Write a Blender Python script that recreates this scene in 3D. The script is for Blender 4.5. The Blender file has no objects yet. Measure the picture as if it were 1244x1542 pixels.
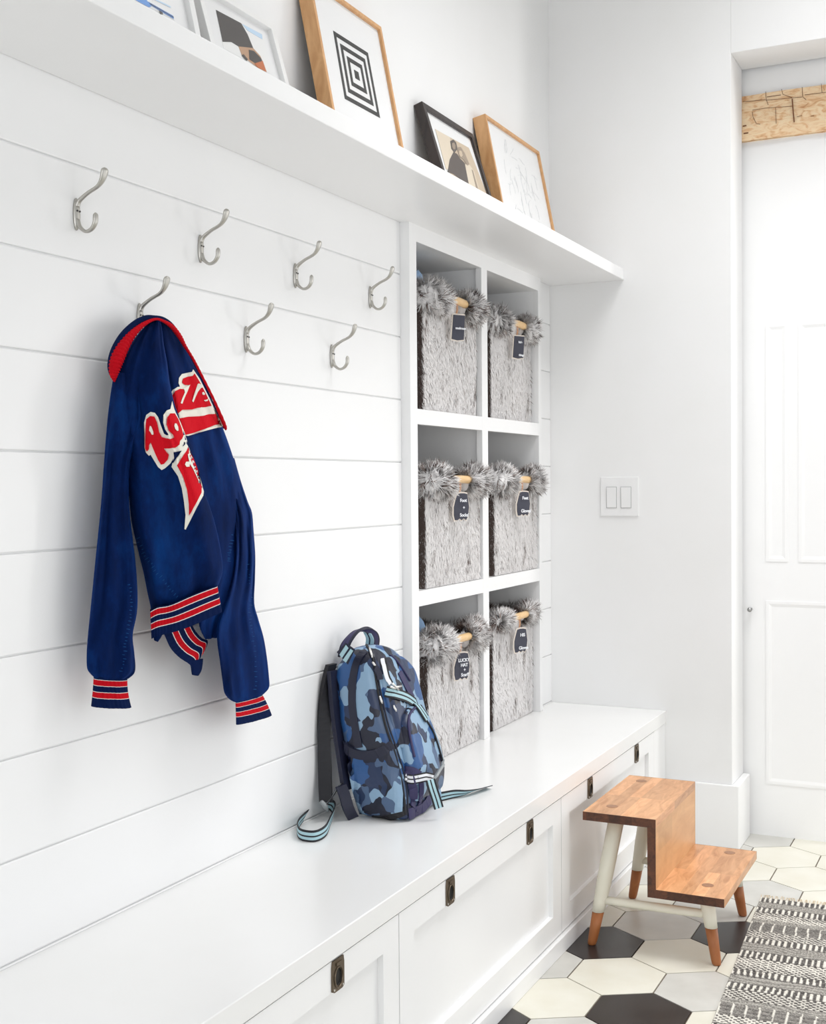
import bpy, bmesh, math, random
import numpy as np
from mathutils import Vector, Matrix
from mathutils.bvhtree import BVHTree
from mathutils.geometry import delaunay_2d_cdt
from mathutils import noise as mnoise

S = bpy.context.scene
COL = S.collection
rnd = random.Random(7)
PI = math.pi

# ------------------------------------------------------------------ camera
CAM = Vector((1.6055, -4.5279, 1.3527))
RGT = Vector((0.89897973, 0.43792189, -0.00773741))
UPV = Vector((-0.00286625, 0.02354741, 0.99971861))
FWD = Vector((-0.43798086, 0.89870459, -0.02242384))
FPX = 1836.34
cd = bpy.data.cameras.new('camera')
cam = bpy.data.objects.new('camera', cd)
COL.objects.link(cam)
M = Matrix((RGT, UPV, -FWD)).transposed().to_4x4()
M.translation = CAM
cam.matrix_world = M
cd.sensor_fit = 'HORIZONTAL'
cd.sensor_width = 36.0
cd.lens = FPX / 1244 * 36.0
cd.clip_start = 0.05
S.camera = cam

def ray(u, v):
    return (FWD + RGT * ((u - 622) / FPX) - UPV * ((v - 771) / FPX))

def at(u, v, axis, val):
    """world point where the sight line of a photo pixel meets the plane axis = val"""
    d = ray(u, v)
    t = (val - CAM[axis]) / d[axis]
    return CAM + d * t

def onplane(u, v, p0, n):
    d = ray(u, v)
    t = (p0 - CAM).dot(n) / d.dot(n)
    return CAM + d * t

# ------------------------------------------------------------------ materials
MATS = {}
def mat(name, col=(.8, .8, .8), rough=.5, metal=0., spec=.5, build=None, sheen=0., coat=0.):
    m = bpy.data.materials.new(name)
    m.use_nodes = True
    nt = m.node_tree
    b = nt.nodes['Principled BSDF']
    b.inputs['Base Color'].default_value = (*col, 1)
    b.inputs['Roughness'].default_value = rough
    b.inputs['Metallic'].default_value = metal
    b.inputs['Specular IOR Level'].default_value = spec
    if sheen:
        b.inputs['Sheen Weight'].default_value = sheen
        b.inputs['Sheen Roughness'].default_value = .4
    if coat:
        b.inputs['Coat Weight'].default_value = coat
        b.inputs['Coat Roughness'].default_value = .15
    if build:
        build(nt, b)
    MATS[name] = m
    return m

def N(nt, t, **kw):
    n = nt.nodes.new(t)
    for k, v in kw.items():
        if k in n.inputs.keys():
            n.inputs[k].default_value = v
        else:
            setattr(n, k, v)
    return n

def coords(nt, scale=(1, 1, 1), rot=(0, 0, 0), kind='Object'):
    tc = N(nt, 'ShaderNodeTexCoord')
    mp = N(nt, 'ShaderNodeMapping')
    mp.inputs['Scale'].default_value = scale
    mp.inputs['Rotation'].default_value = rot
    nt.links.new(tc.outputs[kind], mp.inputs['Vector'])
    return mp.outputs['Vector']

def ramp(nt, stops, interp='LINEAR'):
    r = N(nt, 'ShaderNodeValToRGB')
    e = r.color_ramp
    e.interpolation = interp
    while len(e.elements) > 1:
        e.elements.remove(e.elements[-1])
    e.elements[0].position = stops[0][0]
    e.elements[0].color = (*stops[0][1], 1)
    for p, c in stops[1:]:
        x = e.elements.new(p)
        x.color = (*c, 1)
    return r

def bump(nt, b, height, strength=.2, dist=.01):
    bp = N(nt, 'ShaderNodeBump')
    bp.inputs['Strength'].default_value = strength
    bp.inputs['Distance'].default_value = dist
    nt.links.new(height, bp.inputs['Height'])
    nt.links.new(bp.outputs['Normal'], b.inputs['Normal'])

def paint(c1, c2, sc=3.):
    def f(nt, b):
        n = N(nt, 'ShaderNodeTexNoise')
        n.inputs['Scale'].default_value = sc
        n.inputs['Detail'].default_value = 3
        nt.links.new(coords(nt), n.inputs['Vector'])
        r = ramp(nt, [(.35, c1), (.65, c2)])
        nt.links.new(n.outputs['Fac'], r.inputs['Fac'])
        nt.links.new(r.outputs['Color'], b.inputs['Base Color'])
        n2 = N(nt, 'ShaderNodeTexNoise')
        n2.inputs['Scale'].default_value = 180
        nt.links.new(coords(nt), n2.inputs['Vector'])
        bump(nt, b, n2.outputs['Fac'], .04, .001)
    return f

WHITE = mat('white_paint', rough=.32, spec=.4, build=paint((.895, .895, .895), (.91, .91, .91)))
DOORP = mat('door_paint_daylit', rough=.4, spec=.4, build=paint((.93, .93, .93), (.94, .94, .94)))  # raised above the wall paint to stand in for daylight on the door
WALLP = mat('wall_paint', rough=.75, spec=.2, build=paint((.85, .85, .845), (.865, .865, .865)))
BENCHP = mat('bench_paint', rough=.22, spec=.5, build=paint((.875, .875, .865), (.89, .89, .885)))
CEILP = mat('ceiling_paint', rough=.9, spec=.1, build=paint((.85, .85, .85), (.88, .88, .88)))
PLATE = mat('switch_plastic', (.85, .85, .85), .3)
NICKEL = mat('brushed_nickel', (.5, .485, .45), .38, 1.)
SCREW = mat('screw_steel', (.06, .06, .06), .4, .6)
BRONZE = mat('dark_bronze', (.16, .125, .09), .42, .9)
BLACKHOLE = mat('recess_dark', (.006, .005, .004), .6)
GREY = mat('grey_metal', (.5, .5, .5), .3, 1.)
CREAMP = mat('cream_leg_paint', rough=.4, spec=.4, build=paint((.76, .73, .61), (.80, .77, .66), 8))

def wood(light, dark, scale=(1, 12, 12), plank=None, rough=.4, pl_axis=0, var=.25):
    def f(nt, b):
        v = coords(nt, scale)
        n = N(nt, 'ShaderNodeTexNoise')
        n.inputs['Scale'].default_value = 4
        n.inputs['Detail'].default_value = 8
        n.inputs['Roughness'].default_value = .6
        n.inputs['Distortion'].default_value = 1.2
        nt.links.new(v, n.inputs['Vector'])
        r = ramp(nt, [(.3, dark), (.48, tuple((a + c) / 2 for a, c in zip(light, dark))), (.7, light)])
        nt.links.new(n.outputs['Fac'], r.inputs['Fac'])
        out = r.outputs['Color']
        if plank:
            tc = coords(nt)
            sp = N(nt, 'ShaderNodeSeparateXYZ')
            nt.links.new(tc, sp.inputs[0])
            def cell(o, w):
                m1 = N(nt, 'ShaderNodeMath', operation='DIVIDE')
                m1.inputs[1].default_value = w
                nt.links.new(o, m1.inputs[0])
                m2 = N(nt, 'ShaderNodeMath', operation='FLOOR')
                nt.links.new(m1.outputs[0], m2.inputs[0])
                return m2.outputs[0]
            a = cell(sp.outputs[plank[0]], plank[1])
            c2 = cell(sp.outputs[plank[2]], plank[3])
            cb = N(nt, 'ShaderNodeCombineXYZ')
            nt.links.new(a, cb.inputs[0]); nt.links.new(c2, cb.inputs[1])
            wn = N(nt, 'ShaderNodeTexWhiteNoise')
            nt.links.new(cb.outputs[0], wn.inputs['Vector'])
            mr = N(nt, 'ShaderNodeMapRange')
            mr.inputs['To Min'].default_value = 1 - var
            mr.inputs['To Max'].default_value = 1 + var
            nt.links.new(wn.outputs['Value'], mr.inputs['Value'])
            mx = N(nt, 'ShaderNodeVectorMath', operation='SCALE')
            nt.links.new(out, mx.inputs[0]); nt.links.new(mr.outputs[0], mx.inputs['Scale'])
            out = mx.outputs[0]
        nt.links.new(out, b.inputs['Base Color'])
        bump(nt, b, n.outputs['Fac'], .08, .002)
    return f

FRAMEWOOD = mat('oak_frame', rough=.45, build=wood((.72, .42, .20), (.52, .26, .10), (6, 14, 2)))
DARKWOOD = mat('dark_frame', rough=.4, build=wood((.045, .032, .028), (.014, .011, .011), (6, 14, 2)))
STOOLTOP = mat('butcher_block', rough=.33, spec=.4,
               build=wood((.80, .44, .22), (.52, .23, .09), (10, 2.2, 10), plank=(0, .034, 1, .31), var=.2))
STOOLEND = mat('stool_end_grain_shaded', rough=.5, build=wood((.13, .042, .016), (.045, .015, .007), (14, 3, 14), plank=(0, .034, 2, .05), var=.4))  # dark end grain, with the shade on the end faces put into its colour
STOOLRISER = mat('riser_wood', rough=.4, build=wood((.72, .42, .2), (.58, .3, .13), (8, 1.5, 4), plank=(1, .16, 2, .06), var=.10))
TIPWOOD = mat('foot_wood', rough=.45, build=wood((.42, .15, .045), (.28, .085, .025), (8, 8, 1.5)))
DOWEL = mat('pale_dowel', rough=.4, build=wood((.85, .6, .32), (.75, .48, .22), (20, 3, 20)))
PLUG = mat('dowel_plug', rough=.4, build=wood((.40, .2, .1), (.26, .12, .06), (30, 30, 30)))
def beamf(nt, b):
    v = coords(nt, (4, 4, 10))
    n = N(nt, 'ShaderNodeTexNoise')
    n.inputs['Scale'].default_value = 5
    n.inputs['Detail'].default_value = 9
    n.inputs['Distortion'].default_value = 1.5
    nt.links.new(v, n.inputs['Vector'])
    r = ramp(nt, [(.25, (.55, .25, .11)), (.38, (.80, .50, .27)), (.52, (.92, .68, .43)), (.75, (.94, .76, .52))])
    nt.links.new(n.outputs['Fac'], r.inputs['Fac'])
    nt.links.new(r.outputs['Color'], b.inputs['Base Color'])
    bump(nt, b, n.outputs['Fac'], .4, .01)
BEAM = mat('hewn_beam', rough=.6, build=beamf)
BEAMCRACK = mat('beam_crack', (.20, .08, .035), .8)

# floor tiles
def tilef(c, v, wear):
    def f(nt, b):
        n = N(nt, 'ShaderNodeTexNoise')
        n.inputs['Scale'].default_value = 9
        n.inputs['Detail'].default_value = 6
        nt.links.new(coords(nt), n.inputs['Vector'])
        r = ramp(nt, [(.3, c), (.7, v)])
        nt.links.new(n.outputs['Fac'], r.inputs['Fac'])
        nt.links.new(r.outputs['Color'], b.inputs['Base Color'])
        mr = N(nt, 'ShaderNodeMapRange')
        mr.inputs['To Min'].default_value = wear
        mr.inputs['To Max'].default_value = wear + .22
        nt.links.new(n.outputs['Fac'], mr.inputs['Value'])
        nt.links.new(mr.outputs[0], b.inputs['Roughness'])
    return f
T_CREAM = mat('tile_cream', build=tilef((.74, .71, .60), (.80, .78, .69), .22))
T_GREY = mat('tile_grey', build=tilef((.56, .55, .51), (.66, .65, .61), .22))
T_BLACK = mat('tile_black', build=tilef((.016, .013, .013), (.032, .027, .027), .22))
GROUT = mat('grout', (.16, .12, .09), .9)

# fabrics
def denim(nt, b):
    n = N(nt, 'ShaderNodeTexNoise')
    n.inputs['Scale'].default_value = 9
    n.inputs['Detail'].default_value = 8
    n.inputs['Roughness'].default_value = .7
    nt.links.new(coords(nt, (1, 1, .5)), n.inputs['Vector'])
    r = ramp(nt, [(.3, (.0004, .0045, .030)), (.52, (.0008, .012, .075)), (.75, (.0015, .036, .17))])
    nt.links.new(n.outputs['Fac'], r.inputs['Fac'])
    nt.links.new(r.outputs['Color'], b.inputs['Base Color'])
    n2 = N(nt, 'ShaderNodeTexNoise')
    n2.inputs['Scale'].default_value = 420
    nt.links.new(coords(nt), n2.inputs['Vector'])
    bump(nt, b, n2.outputs['Fac'], .25, .001)
BLUE = mat('royal_blue_corduroy', rough=.8, spec=.08, sheen=.0, build=denim)
b_ = BLUE.node_tree.nodes['Principled BSDF']
b_.inputs['Sheen Weight'].default_value = .42
b_.inputs['Sheen Roughness'].default_value = .35
b_.inputs['Sheen Tint'].default_value = (.0, .10, .55, 1)
WORN = mat('worn_seam', (.008, .055, .19), .85, spec=.1)
NAVYKNIT = mat('navy_knit', (.002, .010, .055), .9, spec=.1)
REDKNIT = mat('red_knit', (.50, .004, .012), .85, spec=.1)
WHITEKNIT = mat('white_knit', (.75, .7, .66), .85)
REDFELT = mat('red_felt', (.60, .006, .016), .85, spec=.1)
CREAMFELT = mat('cream_felt', (.80, .78, .69), .9)

def camof(nt, b):
    v = coords(nt, (1, 1, .8))
    ns = N(nt, 'ShaderNodeTexNoise')
    ns.inputs['Scale'].default_value = 16
    ns.inputs['Detail'].default_value = 2
    nt.links.new(v, ns.inputs['Vector'])
    mx = N(nt, 'ShaderNodeVectorMath', operation='MULTIPLY_ADD')
    mx.inputs[1].default_value = (.085, .085, .085)
    nt.links.new(ns.outputs['Color'], mx.inputs[0])
    nt.links.new(v, mx.inputs[2])
    vo = N(nt, 'ShaderNodeTexVoronoi')
    vo.inputs['Scale'].default_value = 27
    nt.links.new(mx.outputs[0], vo.inputs['Vector'])
    sp = N(nt, 'ShaderNodeSeparateColor')
    nt.links.new(vo.outputs['Color'], sp.inputs[0])
    r = ramp(nt, [(0, (.004, .006, .022)), (.25, (.014, .03, .085)), (.41, (.022, .09, .26)), (.56, (.07, .12, .22)),
                  (.70, (.25, .39, .54))], 'CONSTANT')
    nt.links.new(sp.outputs[0], r.inputs['Fac'])
    nt.links.new(r.outputs['Color'], b.inputs['Base Color'])
    n2 = N(nt, 'ShaderNodeTexNoise')
    n2.inputs['Scale'].default_value = 30
    nt.links.new(v, n2.inputs['Vector'])
    bump(nt, b, n2.outputs['Fac'], .5, .006)
CAMO = mat('blue_camouflage', rough=.36, spec=.5, build=camof)
NAVY = mat('navy_nylon', (.008, .010, .030), .5)
PURPNAVY = mat('navy_webbing', (.035, .03, .10), .6)
BLACKNYL = mat('black_nylon', (.006, .006, .010), .6)
AQUA = mat('aqua_webbing', (.38, .58, .64), .7)
BUCKLE = mat('grey_buckle', (.30, .32, .33), .4)
SILVER = mat('silver_zip', (.75, .74, .72), .3, .8)
SLATE = mat('slate_tag', (.06, .062, .085), .8)
CHALK = mat('chalk_lettering', (.85, .86, .9), .9)
LEATHER = mat('tan_leather', (.62, .34, .20), .7)
CARD = mat('tag_backing', (.8, .72, .64), .8)
PALEBLUE = mat('pale_blue_cloth', (.36, .55, .82), .9)
BASKETFACE = mat('basket_outer_canvas', (.95, .93, .925), .95)
CUBBYP = mat('cubby_paint_lifted', (.935, .935, .935), .5)  # whiter than the face frame: colour lifts the shaded interior
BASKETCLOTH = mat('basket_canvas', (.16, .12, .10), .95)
MATBOARD = mat('mat_board', (.86, .86, .86), .8)
FRAMEWHITE = mat('white_frame', (.82, .82, .81), .35)
INK = mat('black_ink', (.012, .012, .012), .7)
BACKING = mat('frame_backing', (.25, .2, .15), .9)
SEPIA = mat('sepia_paper', (.62, .50, .36), .7)
SEPIAL = mat('sepia_light', (.74, .64, .50), .7)
SEPIAM = mat('sepia_mid', (.34, .26, .19), .7)
SEPIAD = mat('sepia_dark', (.075, .055, .045), .7)
PENCIL = mat('pencil_grey', (.60, .61, .63), .8)
P_SKY = mat('print_sky_blue', (.10, .30, .72), .6)
P_SKYL = mat('print_pale_blue', (.55, .72, .9), .6)
P_WHITE = mat('print_white', (.86, .86, .85), .6)
P_ROCK = mat('print_rock', (.05, .043, .04), .6)
P_ORANGE = mat('print_orange', (.55, .15, .04), .6)
P_SAND = mat('print_tan', (.5, .3, .18), .6)
P_NAVY = mat('print_navy', (.02, .05, .14), .6)

def glassf():
    m = bpy.data.materials.new('frame_glass')
    m.use_nodes = True
    nt = m.node_tree
    nt.nodes.clear()
    o = N(nt, 'ShaderNodeOutputMaterial')
    t = N(nt, 'ShaderNodeBsdfTransparent')
    g = N(nt, 'ShaderNodeBsdfGlossy')
    g.inputs['Roughness'].default_value = .02
    lw = N(nt, 'ShaderNodeLayerWeight')
    pw = N(nt, 'ShaderNodeMath', operation='POWER')
    pw.inputs[1].default_value = 4.
    nt.links.new(lw.outputs['Facing'], pw.inputs[0])
    fr = N(nt, 'ShaderNodeMath', operation='MULTIPLY_ADD')
    fr.inputs[1].default_value = .25
    fr.inputs[2].default_value = .018
    nt.links.new(pw.outputs[0], fr.inputs[0])
    mx = N(nt, 'ShaderNodeMixShader')
    nt.links.new(fr.outputs[0], mx.inputs[0])
    nt.links.new(t.outputs[0], mx.inputs[1])
    nt.links.new(g.outputs[0], mx.inputs[2])
    nt.links.new(mx.outputs[0], o.inputs['Surface'])
    return m
GLASS = glassf()

def attrmat(name, rough, spec=.2, sheen=0):
    def f(nt, b):
        a = N(nt, 'ShaderNodeAttribute')
        a.attribute_name = 'Col'
        nt.links.new(a.outputs['Color'], b.inputs['Base Color'])
    return mat(name, rough=rough, spec=spec, build=f, sheen=sheen)
FUR = attrmat('faux_fur', .8)
def fur_scatter():
    nt = FUR.node_tree
    b = nt.nodes['Principled BSDF']; o = nt.nodes['Material Output']
    a = [n for n in nt.nodes if n.type == 'ATTRIBUTE'][0]
    t = N(nt, 'ShaderNodeBsdfTranslucent')
    nt.links.new(a.outputs['Color'], t.inputs['Color'])
    mx = N(nt, 'ShaderNodeMixShader')
    mx.inputs[0].default_value = .04
    nt.links.new(b.outputs[0], mx.inputs[1]); nt.links.new(t.outputs[0], mx.inputs[2])
    nt.links.new(mx.outputs[0], o.inputs['Surface'])
fur_scatter()
RUGM = attrmat('woven_wool', .95, .05)

# ------------------------------------------------------------------ mesh helpers
class MB:
    """collects shapes, then links them as one mesh object"""
    def __init__(self):
        self.v = []; self.f = []; self.m = []; self.mats = []
    def mi(self, m):
        if m not in self.mats:
            self.mats.append(m)
        return self.mats.index(m)
    def add(self, vs, fs, m):
        o = len(self.v)
        self.v += [tuple(x) for x in vs]
        k = self.mi(m)
        for f in fs:
            self.f.append(tuple(i + o for i in f)); self.m.append(k)
    def box(self, a, b, m):
        (x0, y0, z0), (x1, y1, z1) = a, b
        vs = [(x0, y0, z0), (x1, y0, z0), (x1, y1, z0), (x0, y1, z0), (x0, y0, z1), (x1, y0, z1), (x1, y1, z1), (x0, y1, z1)]
        fs = [(3, 2, 1, 0), (4, 5, 6, 7), (0, 1, 5, 4), (1, 2, 6, 5), (2, 3, 7, 6), (3, 0, 4, 7)]
        self.add(vs, fs, m)
    def rings(self, rings, m, caps=True, rowmats=None, closed=True):
        o = len(self.v)
        n = len(rings[0])
        for r in rings:
            self.v += [tuple(p) for p in r]
        for i in range(len(rings) - 1):
            k = self.mi(rowmats[i] if rowmats else m)
            for j in range(n if closed else n - 1):
                a = o + i * n + j; b = o + i * n + (j + 1) % n
                self.f.append((a, b, b + n, a + n)); self.m.append(k)
        if caps and closed:
            self.f.append(tuple(o + j for j in range(n))[::-1]); self.m.append(self.mi(rowmats[0] if rowmats else m))
            self.f.append(tuple(o + (len(rings) - 1) * n + j for j in range(n))); self.m.append(self.mi(rowmats[-1] if rowmats else m))
    def tube(self, pts, rad, m, seg=10, flat=None):
        pts = [Vector(p) for p in pts]
        if not hasattr(rad, '__len__'):
            rad = [rad] * len(pts)
        rings = []
        nrm = None
        for i, p in enumerate(pts):
            t = (pts[min(i + 1, len(pts) - 1)] - pts[max(i - 1, 0)]).normalized()
            if nrm is None:
                nrm = t.orthogonal().normalized()
            nrm = (nrm - t * nrm.dot(t)).normalized()
            bn = t.cross(nrm)
            rings.append([p + (nrm * math.cos(2 * PI * k / seg) + bn * math.sin(2 * PI * k / seg)) * rad[i] for k in range(seg)])
        self.rings(rings, m)
    def build(self, name, parent=None, smooth=False, bevel=0, angle=40, seg=2):
        me = bpy.data.meshes.new(name)
        me.from_pydata(self.v, [], self.f)
        for m in self.mats:
            me.materials.append(m)
        me.polygons.foreach_set('material_index', self.m)
        me.update()
        bm = bmesh.new(); bm.from_mesh(me)
        bmesh.ops.recalc_face_normals(bm, faces=bm.faces)
        bm.to_mesh(me); bm.free()
        o = bpy.data.objects.new(name, me)
        COL.objects.link(o)
        if smooth:
            me.polygons.foreach_set('use_smooth', [True] * len(me.polygons))
        if bevel:
            md = o.modifiers.new('bevel', 'BEVEL')
            md.width = bevel; md.segments = seg; md.limit_method = 'ANGLE'
            md.angle_limit = math.radians(angle)
        if parent is not None:
            o.parent = parent
            o.matrix_parent_inverse = parent.matrix_world.inverted()
        return o

def bx(name, a, b, m, parent=None, bevel=.002):
    k = MB(); k.box(a, b, m)
    return k.build(name, parent, bevel=bevel)

def empty(name, loc, label, cat, group=None, rz=0):
    o = bpy.data.objects.new(name, None)
    COL.objects.link(o)
    o.location = loc
    o.empty_display_size = .05
    o.matrix_world = Matrix.Translation(Vector(loc)) @ Matrix.Rotation(rz, 4, 'Z')
    tag(o, label, cat, group)
    return o

def tag(o, label, cat, group=None):
    o['label'] = label; o['category'] = cat
    if group: o['group'] = group
    return o

def struct(o):
    o['kind'] = 'structure'
    return o

def copy_tree(o, parent=None):
    c = o.copy(); COL.objects.link(c)
    if parent is not None: c.parent = parent
    for ch in list(o.children):
        copy_tree(ch, c)
    return c

def spline(pts, n):
    """Catmull-Rom through tuples of numbers"""
    P = [np.array(p, float) for p in pts]
    out = []
    for i in range(len(P) - 1):
        p0 = P[max(i - 1, 0)]; p1 = P[i]; p2 = P[i + 1]; p3 = P[min(i + 2, len(P) - 1)]
        for k in range(n):
            t = k / n
            out.append(.5 * ((2 * p1) + (-p0 + p2) * t + (2 * p0 - 5 * p1 + 4 * p2 - p3) * t * t + (-p0 + 3 * p1 - 3 * p2 + p3) * t ** 3))
    out.append(P[-1])
    return out

def ribbon(mb, pts, sides, w, pattern, th=.0025):
    """pts centre points, sides unit vectors across the band, pattern [(fraction, material)...]"""
    cuts = [0.]
    for fr, _ in pattern: cuts.append(cuts[-1] + fr)
    tot = cuts[-1]
    n = len(pts)
    norms = []
    for i in range(n):
        t = (pts[min(i + 1, n - 1)] - pts[max(i - 1, 0)]).normalized()
        norms.append(t.cross(sides[i]).normalized())
    for k, (fr, m) in enumerate(pattern):
        rings = []
        for i in range(n):
            a = pts[i] + sides[i] * w * (cuts[k] / tot - .5)
            b = pts[i] + sides[i] * w * (cuts[k + 1] / tot - .5)
            h = norms[i] * th / 2
            rings.append([a - h, b - h, b + h, a + h])
        mb.rings(rings, m)
# ------------------------------------------------------------------ the room
PITCH = .184
Z0 = 1.9709
HB = .4952           # bench top
ZS1, ZS2, DS = 2.1224, 2.1642, .2968
CY0, CY1 = -1.3068, -.188    # cubby unit along the wall
XR = 3.1             # right wall
YB = -6.6            # wall behind the camera
HC = 3.75

w = MB()
# shiplap boards with small gaps
for (y0, y1) in ((YB, CY0), (CY1, 0)):
    w = MB()
    for k in range(-1, 9):
        zt = Z0 - PITCH * (k) - .0014
        zb = Z0 - PITCH * (k + 1) + .0014
        if k == -1: zt = ZS1 + .01
        if zb < HB: zb = HB - .02
        if zt < HB: continue
        w.box((-.019, y0, zb), (0, y1, zt), WHITE)
        if zt < ZS1 - .05: w.box((-.018, y0, zt - .002), (-.0048, y1, zt + .005), WHITE)
    struct(w.build('wall_left', bevel=.0026, seg=2))
for a, b in (((-.12, YB, ZS1 + .01), (0, 0, HC)), ((-.12, YB, HB - .02), (-.024, CY0, ZS1 + .01)),
             ((-.12, CY1, HB - .02), (-.024, 0, ZS1 + .01)), ((-.12, YB, 0), (0, 0, HB - .02))):
    w = MB(); w.box(a, b, WALLP); struct(w.build('wall_left'))
# end wall with the doorway
w = MB()
w.box((-.45, 0, 0), (.698, .205, HC), WALLP)
w.box((.698, 0, 2.9118), (XR, .205, HC), WALLP)
w.box((2.62, 0, 0), (XR, .205, 2.9118), WALLP)
struct(w.build('wall_end', bevel=.002))
w = MB()
w.box((-.45, .2055, 0), (.40, .30, HC), WALLP)
w.box((.40, .262, 2.85), (XR, .30, HC), WALLP)
w.box((2.60, .262, 0), (XR, .36, 2.85), WALLP)
w.box((1.056, .232, 0), (1.075, .30, 2.85), DOORP)
struct(w.build('wall_back'))
# room behind: window wall on the right, wall behind camera, ceiling
w = MB()
w.box((XR, YB, 0), (XR + .15, .4, .06), WALLP)
w.box((XR, YB, 2.5), (XR + .15, .4, HC), WALLP)
for a, b in ((YB, -5.6), (-3.4, -2.9), (-.75, .4)):
    w.box((XR, a, .06), (XR + .15, b, 2.5), WALLP)
struct(w.build('wall_right'))
w = MB()
w.box((-.12, YB - .15, 0), (XR, YB, .4), WALLP)
w.box((-.12, YB - .15, 2.9), (XR, YB, HC), WALLP)
w.box((-.12, YB - .15, .4), (.3, YB, 2.9), WALLP)
w.box((2.8, YB - .15, .4), (XR, YB, 2.9), WALLP)
struct(w.build('wall_front'))
w = MB(); w.box((-.45, YB - .15, HC), (XR + .15, .4, HC + .1), CEILP)
struct(w.build('ceiling'))
for i, (a, b) in enumerate(((-5.6, -3.4), (-2.9, -.75))):
    w = MB()
    for q in (a, (a + b) / 2 - .02, b - .04):
        w.box((XR + .04, q, .06), (XR + .09, q + .04, 2.5), WHITE)
    for z in (.06, 2.46):
        w.box((XR + .04, a, z), (XR + .09, b, z + .04), WHITE)
    struct(w.build('window_%d' % (i + 1)))  # unseen windows, opened down to the floor to let fill light under the ledge

# unseen sidelight beside the entrance door, added to let the key light in
w = MB()
for q in (1.85, 2.56): w.box((q, .262, 0), (q + .04, .30, 2.85), WHITE)
for z in (0, 2.81): w.box((1.075, .262, z), (2.56, .30, z + .04), WHITE)
struct(w.build('window_3'))
w = MB(); w.box((-.5, .5, -.052), (XR + 1, 2.5, -.02), T_GREY); struct(w.build('floor'))

# baseboard of the end wall, wrapping the doorway corner
w = MB()
ol = [(.463, -.015), (.7245, -.015), (.7245, .204), (.6985, .204), (.6985, -.0005), (.463, -.0005)]
w.rings([[(x, y, z) for x, y in ol] for z in (0, .232, .238)], WHITE)
struct(w.build('baseboard_end', bevel=.003))

# floor with hexagonal tiles
fl = MB()
fl.box((-.12, YB, -.05), (XR, .5, -.0035), GROUT)
HX, HS = .239, .1425
tcol = {}
C, G, K = T_CREAM, T_GREY, T_BLACK
tcol.update({(0, 0): C, (0, 1): G, (0, -1): G, (1, -1): K, (1, 0): C, (1, 1): C, (1, -2): C, (2, 0): G, (2, 1): K, (2, -1): C,
             (3, -1): C, (3, 0): G, (3, 1): C, (-1, -1): C, (-1, 0): K, (-1, 1): C, (-2, -1): K, (-2, 0): G, (-2, 1): C,
             (4, 0): C, (4, 1): G, (5, 0): C, (5, -1): G, (4, -1): G})
rr = random.Random(3)
gap = .0022
def clip_poly(poly, x0, y1):
    def cl(p, ins, inter):
        out = []
        for i in range(len(p)):
            a, b = p[i - 1], p[i]
            if ins(b):
                if not ins(a): out.append(inter(a, b))
                out.append(b)
            elif ins(a): out.append(inter(a, b))
        return out
    poly = cl(poly, lambda p: p[0] >= x0, lambda a, b: (x0, a[1] + (b[1] - a[1]) * (x0 - a[0]) / (b[0] - a[0])))
    if poly:
        poly = cl(poly, lambda p: p[1] <= y1, lambda a, b: (a[0] + (b[0] - a[0]) * (y1 - a[1]) / (b[1] - a[1]), y1))
    return poly
for j in range(-24, 9):
    for i in range(-3, 12):
        cx = .6457 + i * HX + (HX / 2 if j % 2 else 0)
        cy = -1.301 + j * HS * 1.5
        m = tcol.get((j, i), rr.choice([C, C, C, G, G, K]))
        if (j, i) not in tcol and j > 3: m = rr.choice([C, C, G])
        poly = []
        for k in range(6):
            a = math.radians(30 + 60 * k)
            px = cx + (HX / 2 - gap) / math.cos(math.radians(30)) * math.cos(a)
            py = cy + (HS - gap) * math.sin(a)
            poly.append((px, py))
        poly = clip_poly(poly, .3, .49)
        if len(poly) < 3: continue
        n = len(poly)
        top = [(x, y, 0) for x, y in poly]; bot = [(x, y, -.005) for x, y in poly]
        fl.add(top + bot, [tuple(range(n))] + [(k, k + n, (k + 1) % n + n, (k + 1) % n) for k in range(n)], m)
struct(fl.build('floor'))

# the door seen through the opening, under a hewn beam
door = MB()
door.box((.40, .232, 0), (1.055, .262, 2.66), DOORP)
def panel(mb, x0, x1, z0, z1, y, f=.022):
    o = [(x0, z0), (x1, z0), (x1, z1), (x0, z1)]; i = [(x0 + f, z0 + f), (x1 - f, z0 + f), (x1 - f, z1 - f), (x0 + f, z1 - f)]
    m_ = [(x0 + f * .5, z0 + f * .5), (x1 - f * .5, z0 + f * .5), (x1 - f * .5, z1 - f * .5), (x0 + f * .5, z1 - f * .5)]
    mb.rings([[(x, y, z) for x, z in o], [(x, y - .003, z) for x, z in o], [(x, y - .003, z) for x, z in m_], [(x, y, z) for x, z in i]], DOORP, caps=False)
panel(door, .78, .862, 1.95 - .9, 1.95, .232)
panel(door, .90, 1.03, 1.95 - .9, 1.95, .232)
panel(door, .78, 1.03, .2, .90, .232)
dd = struct(door.build('door_1'))
k = MB()
k.tube([(.7255, .226, .867), (.7255, .205, .867), (.7255, .195, .867)], [.006, .006, .009], GREY)
k.build('door_knob', dd, smooth=True)
k = MB(); k.box((.40, .2255, 2.815), (2.35, .262, 2.92), DOORP); struct(k.build('trim_1'))
k = MB()
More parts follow.
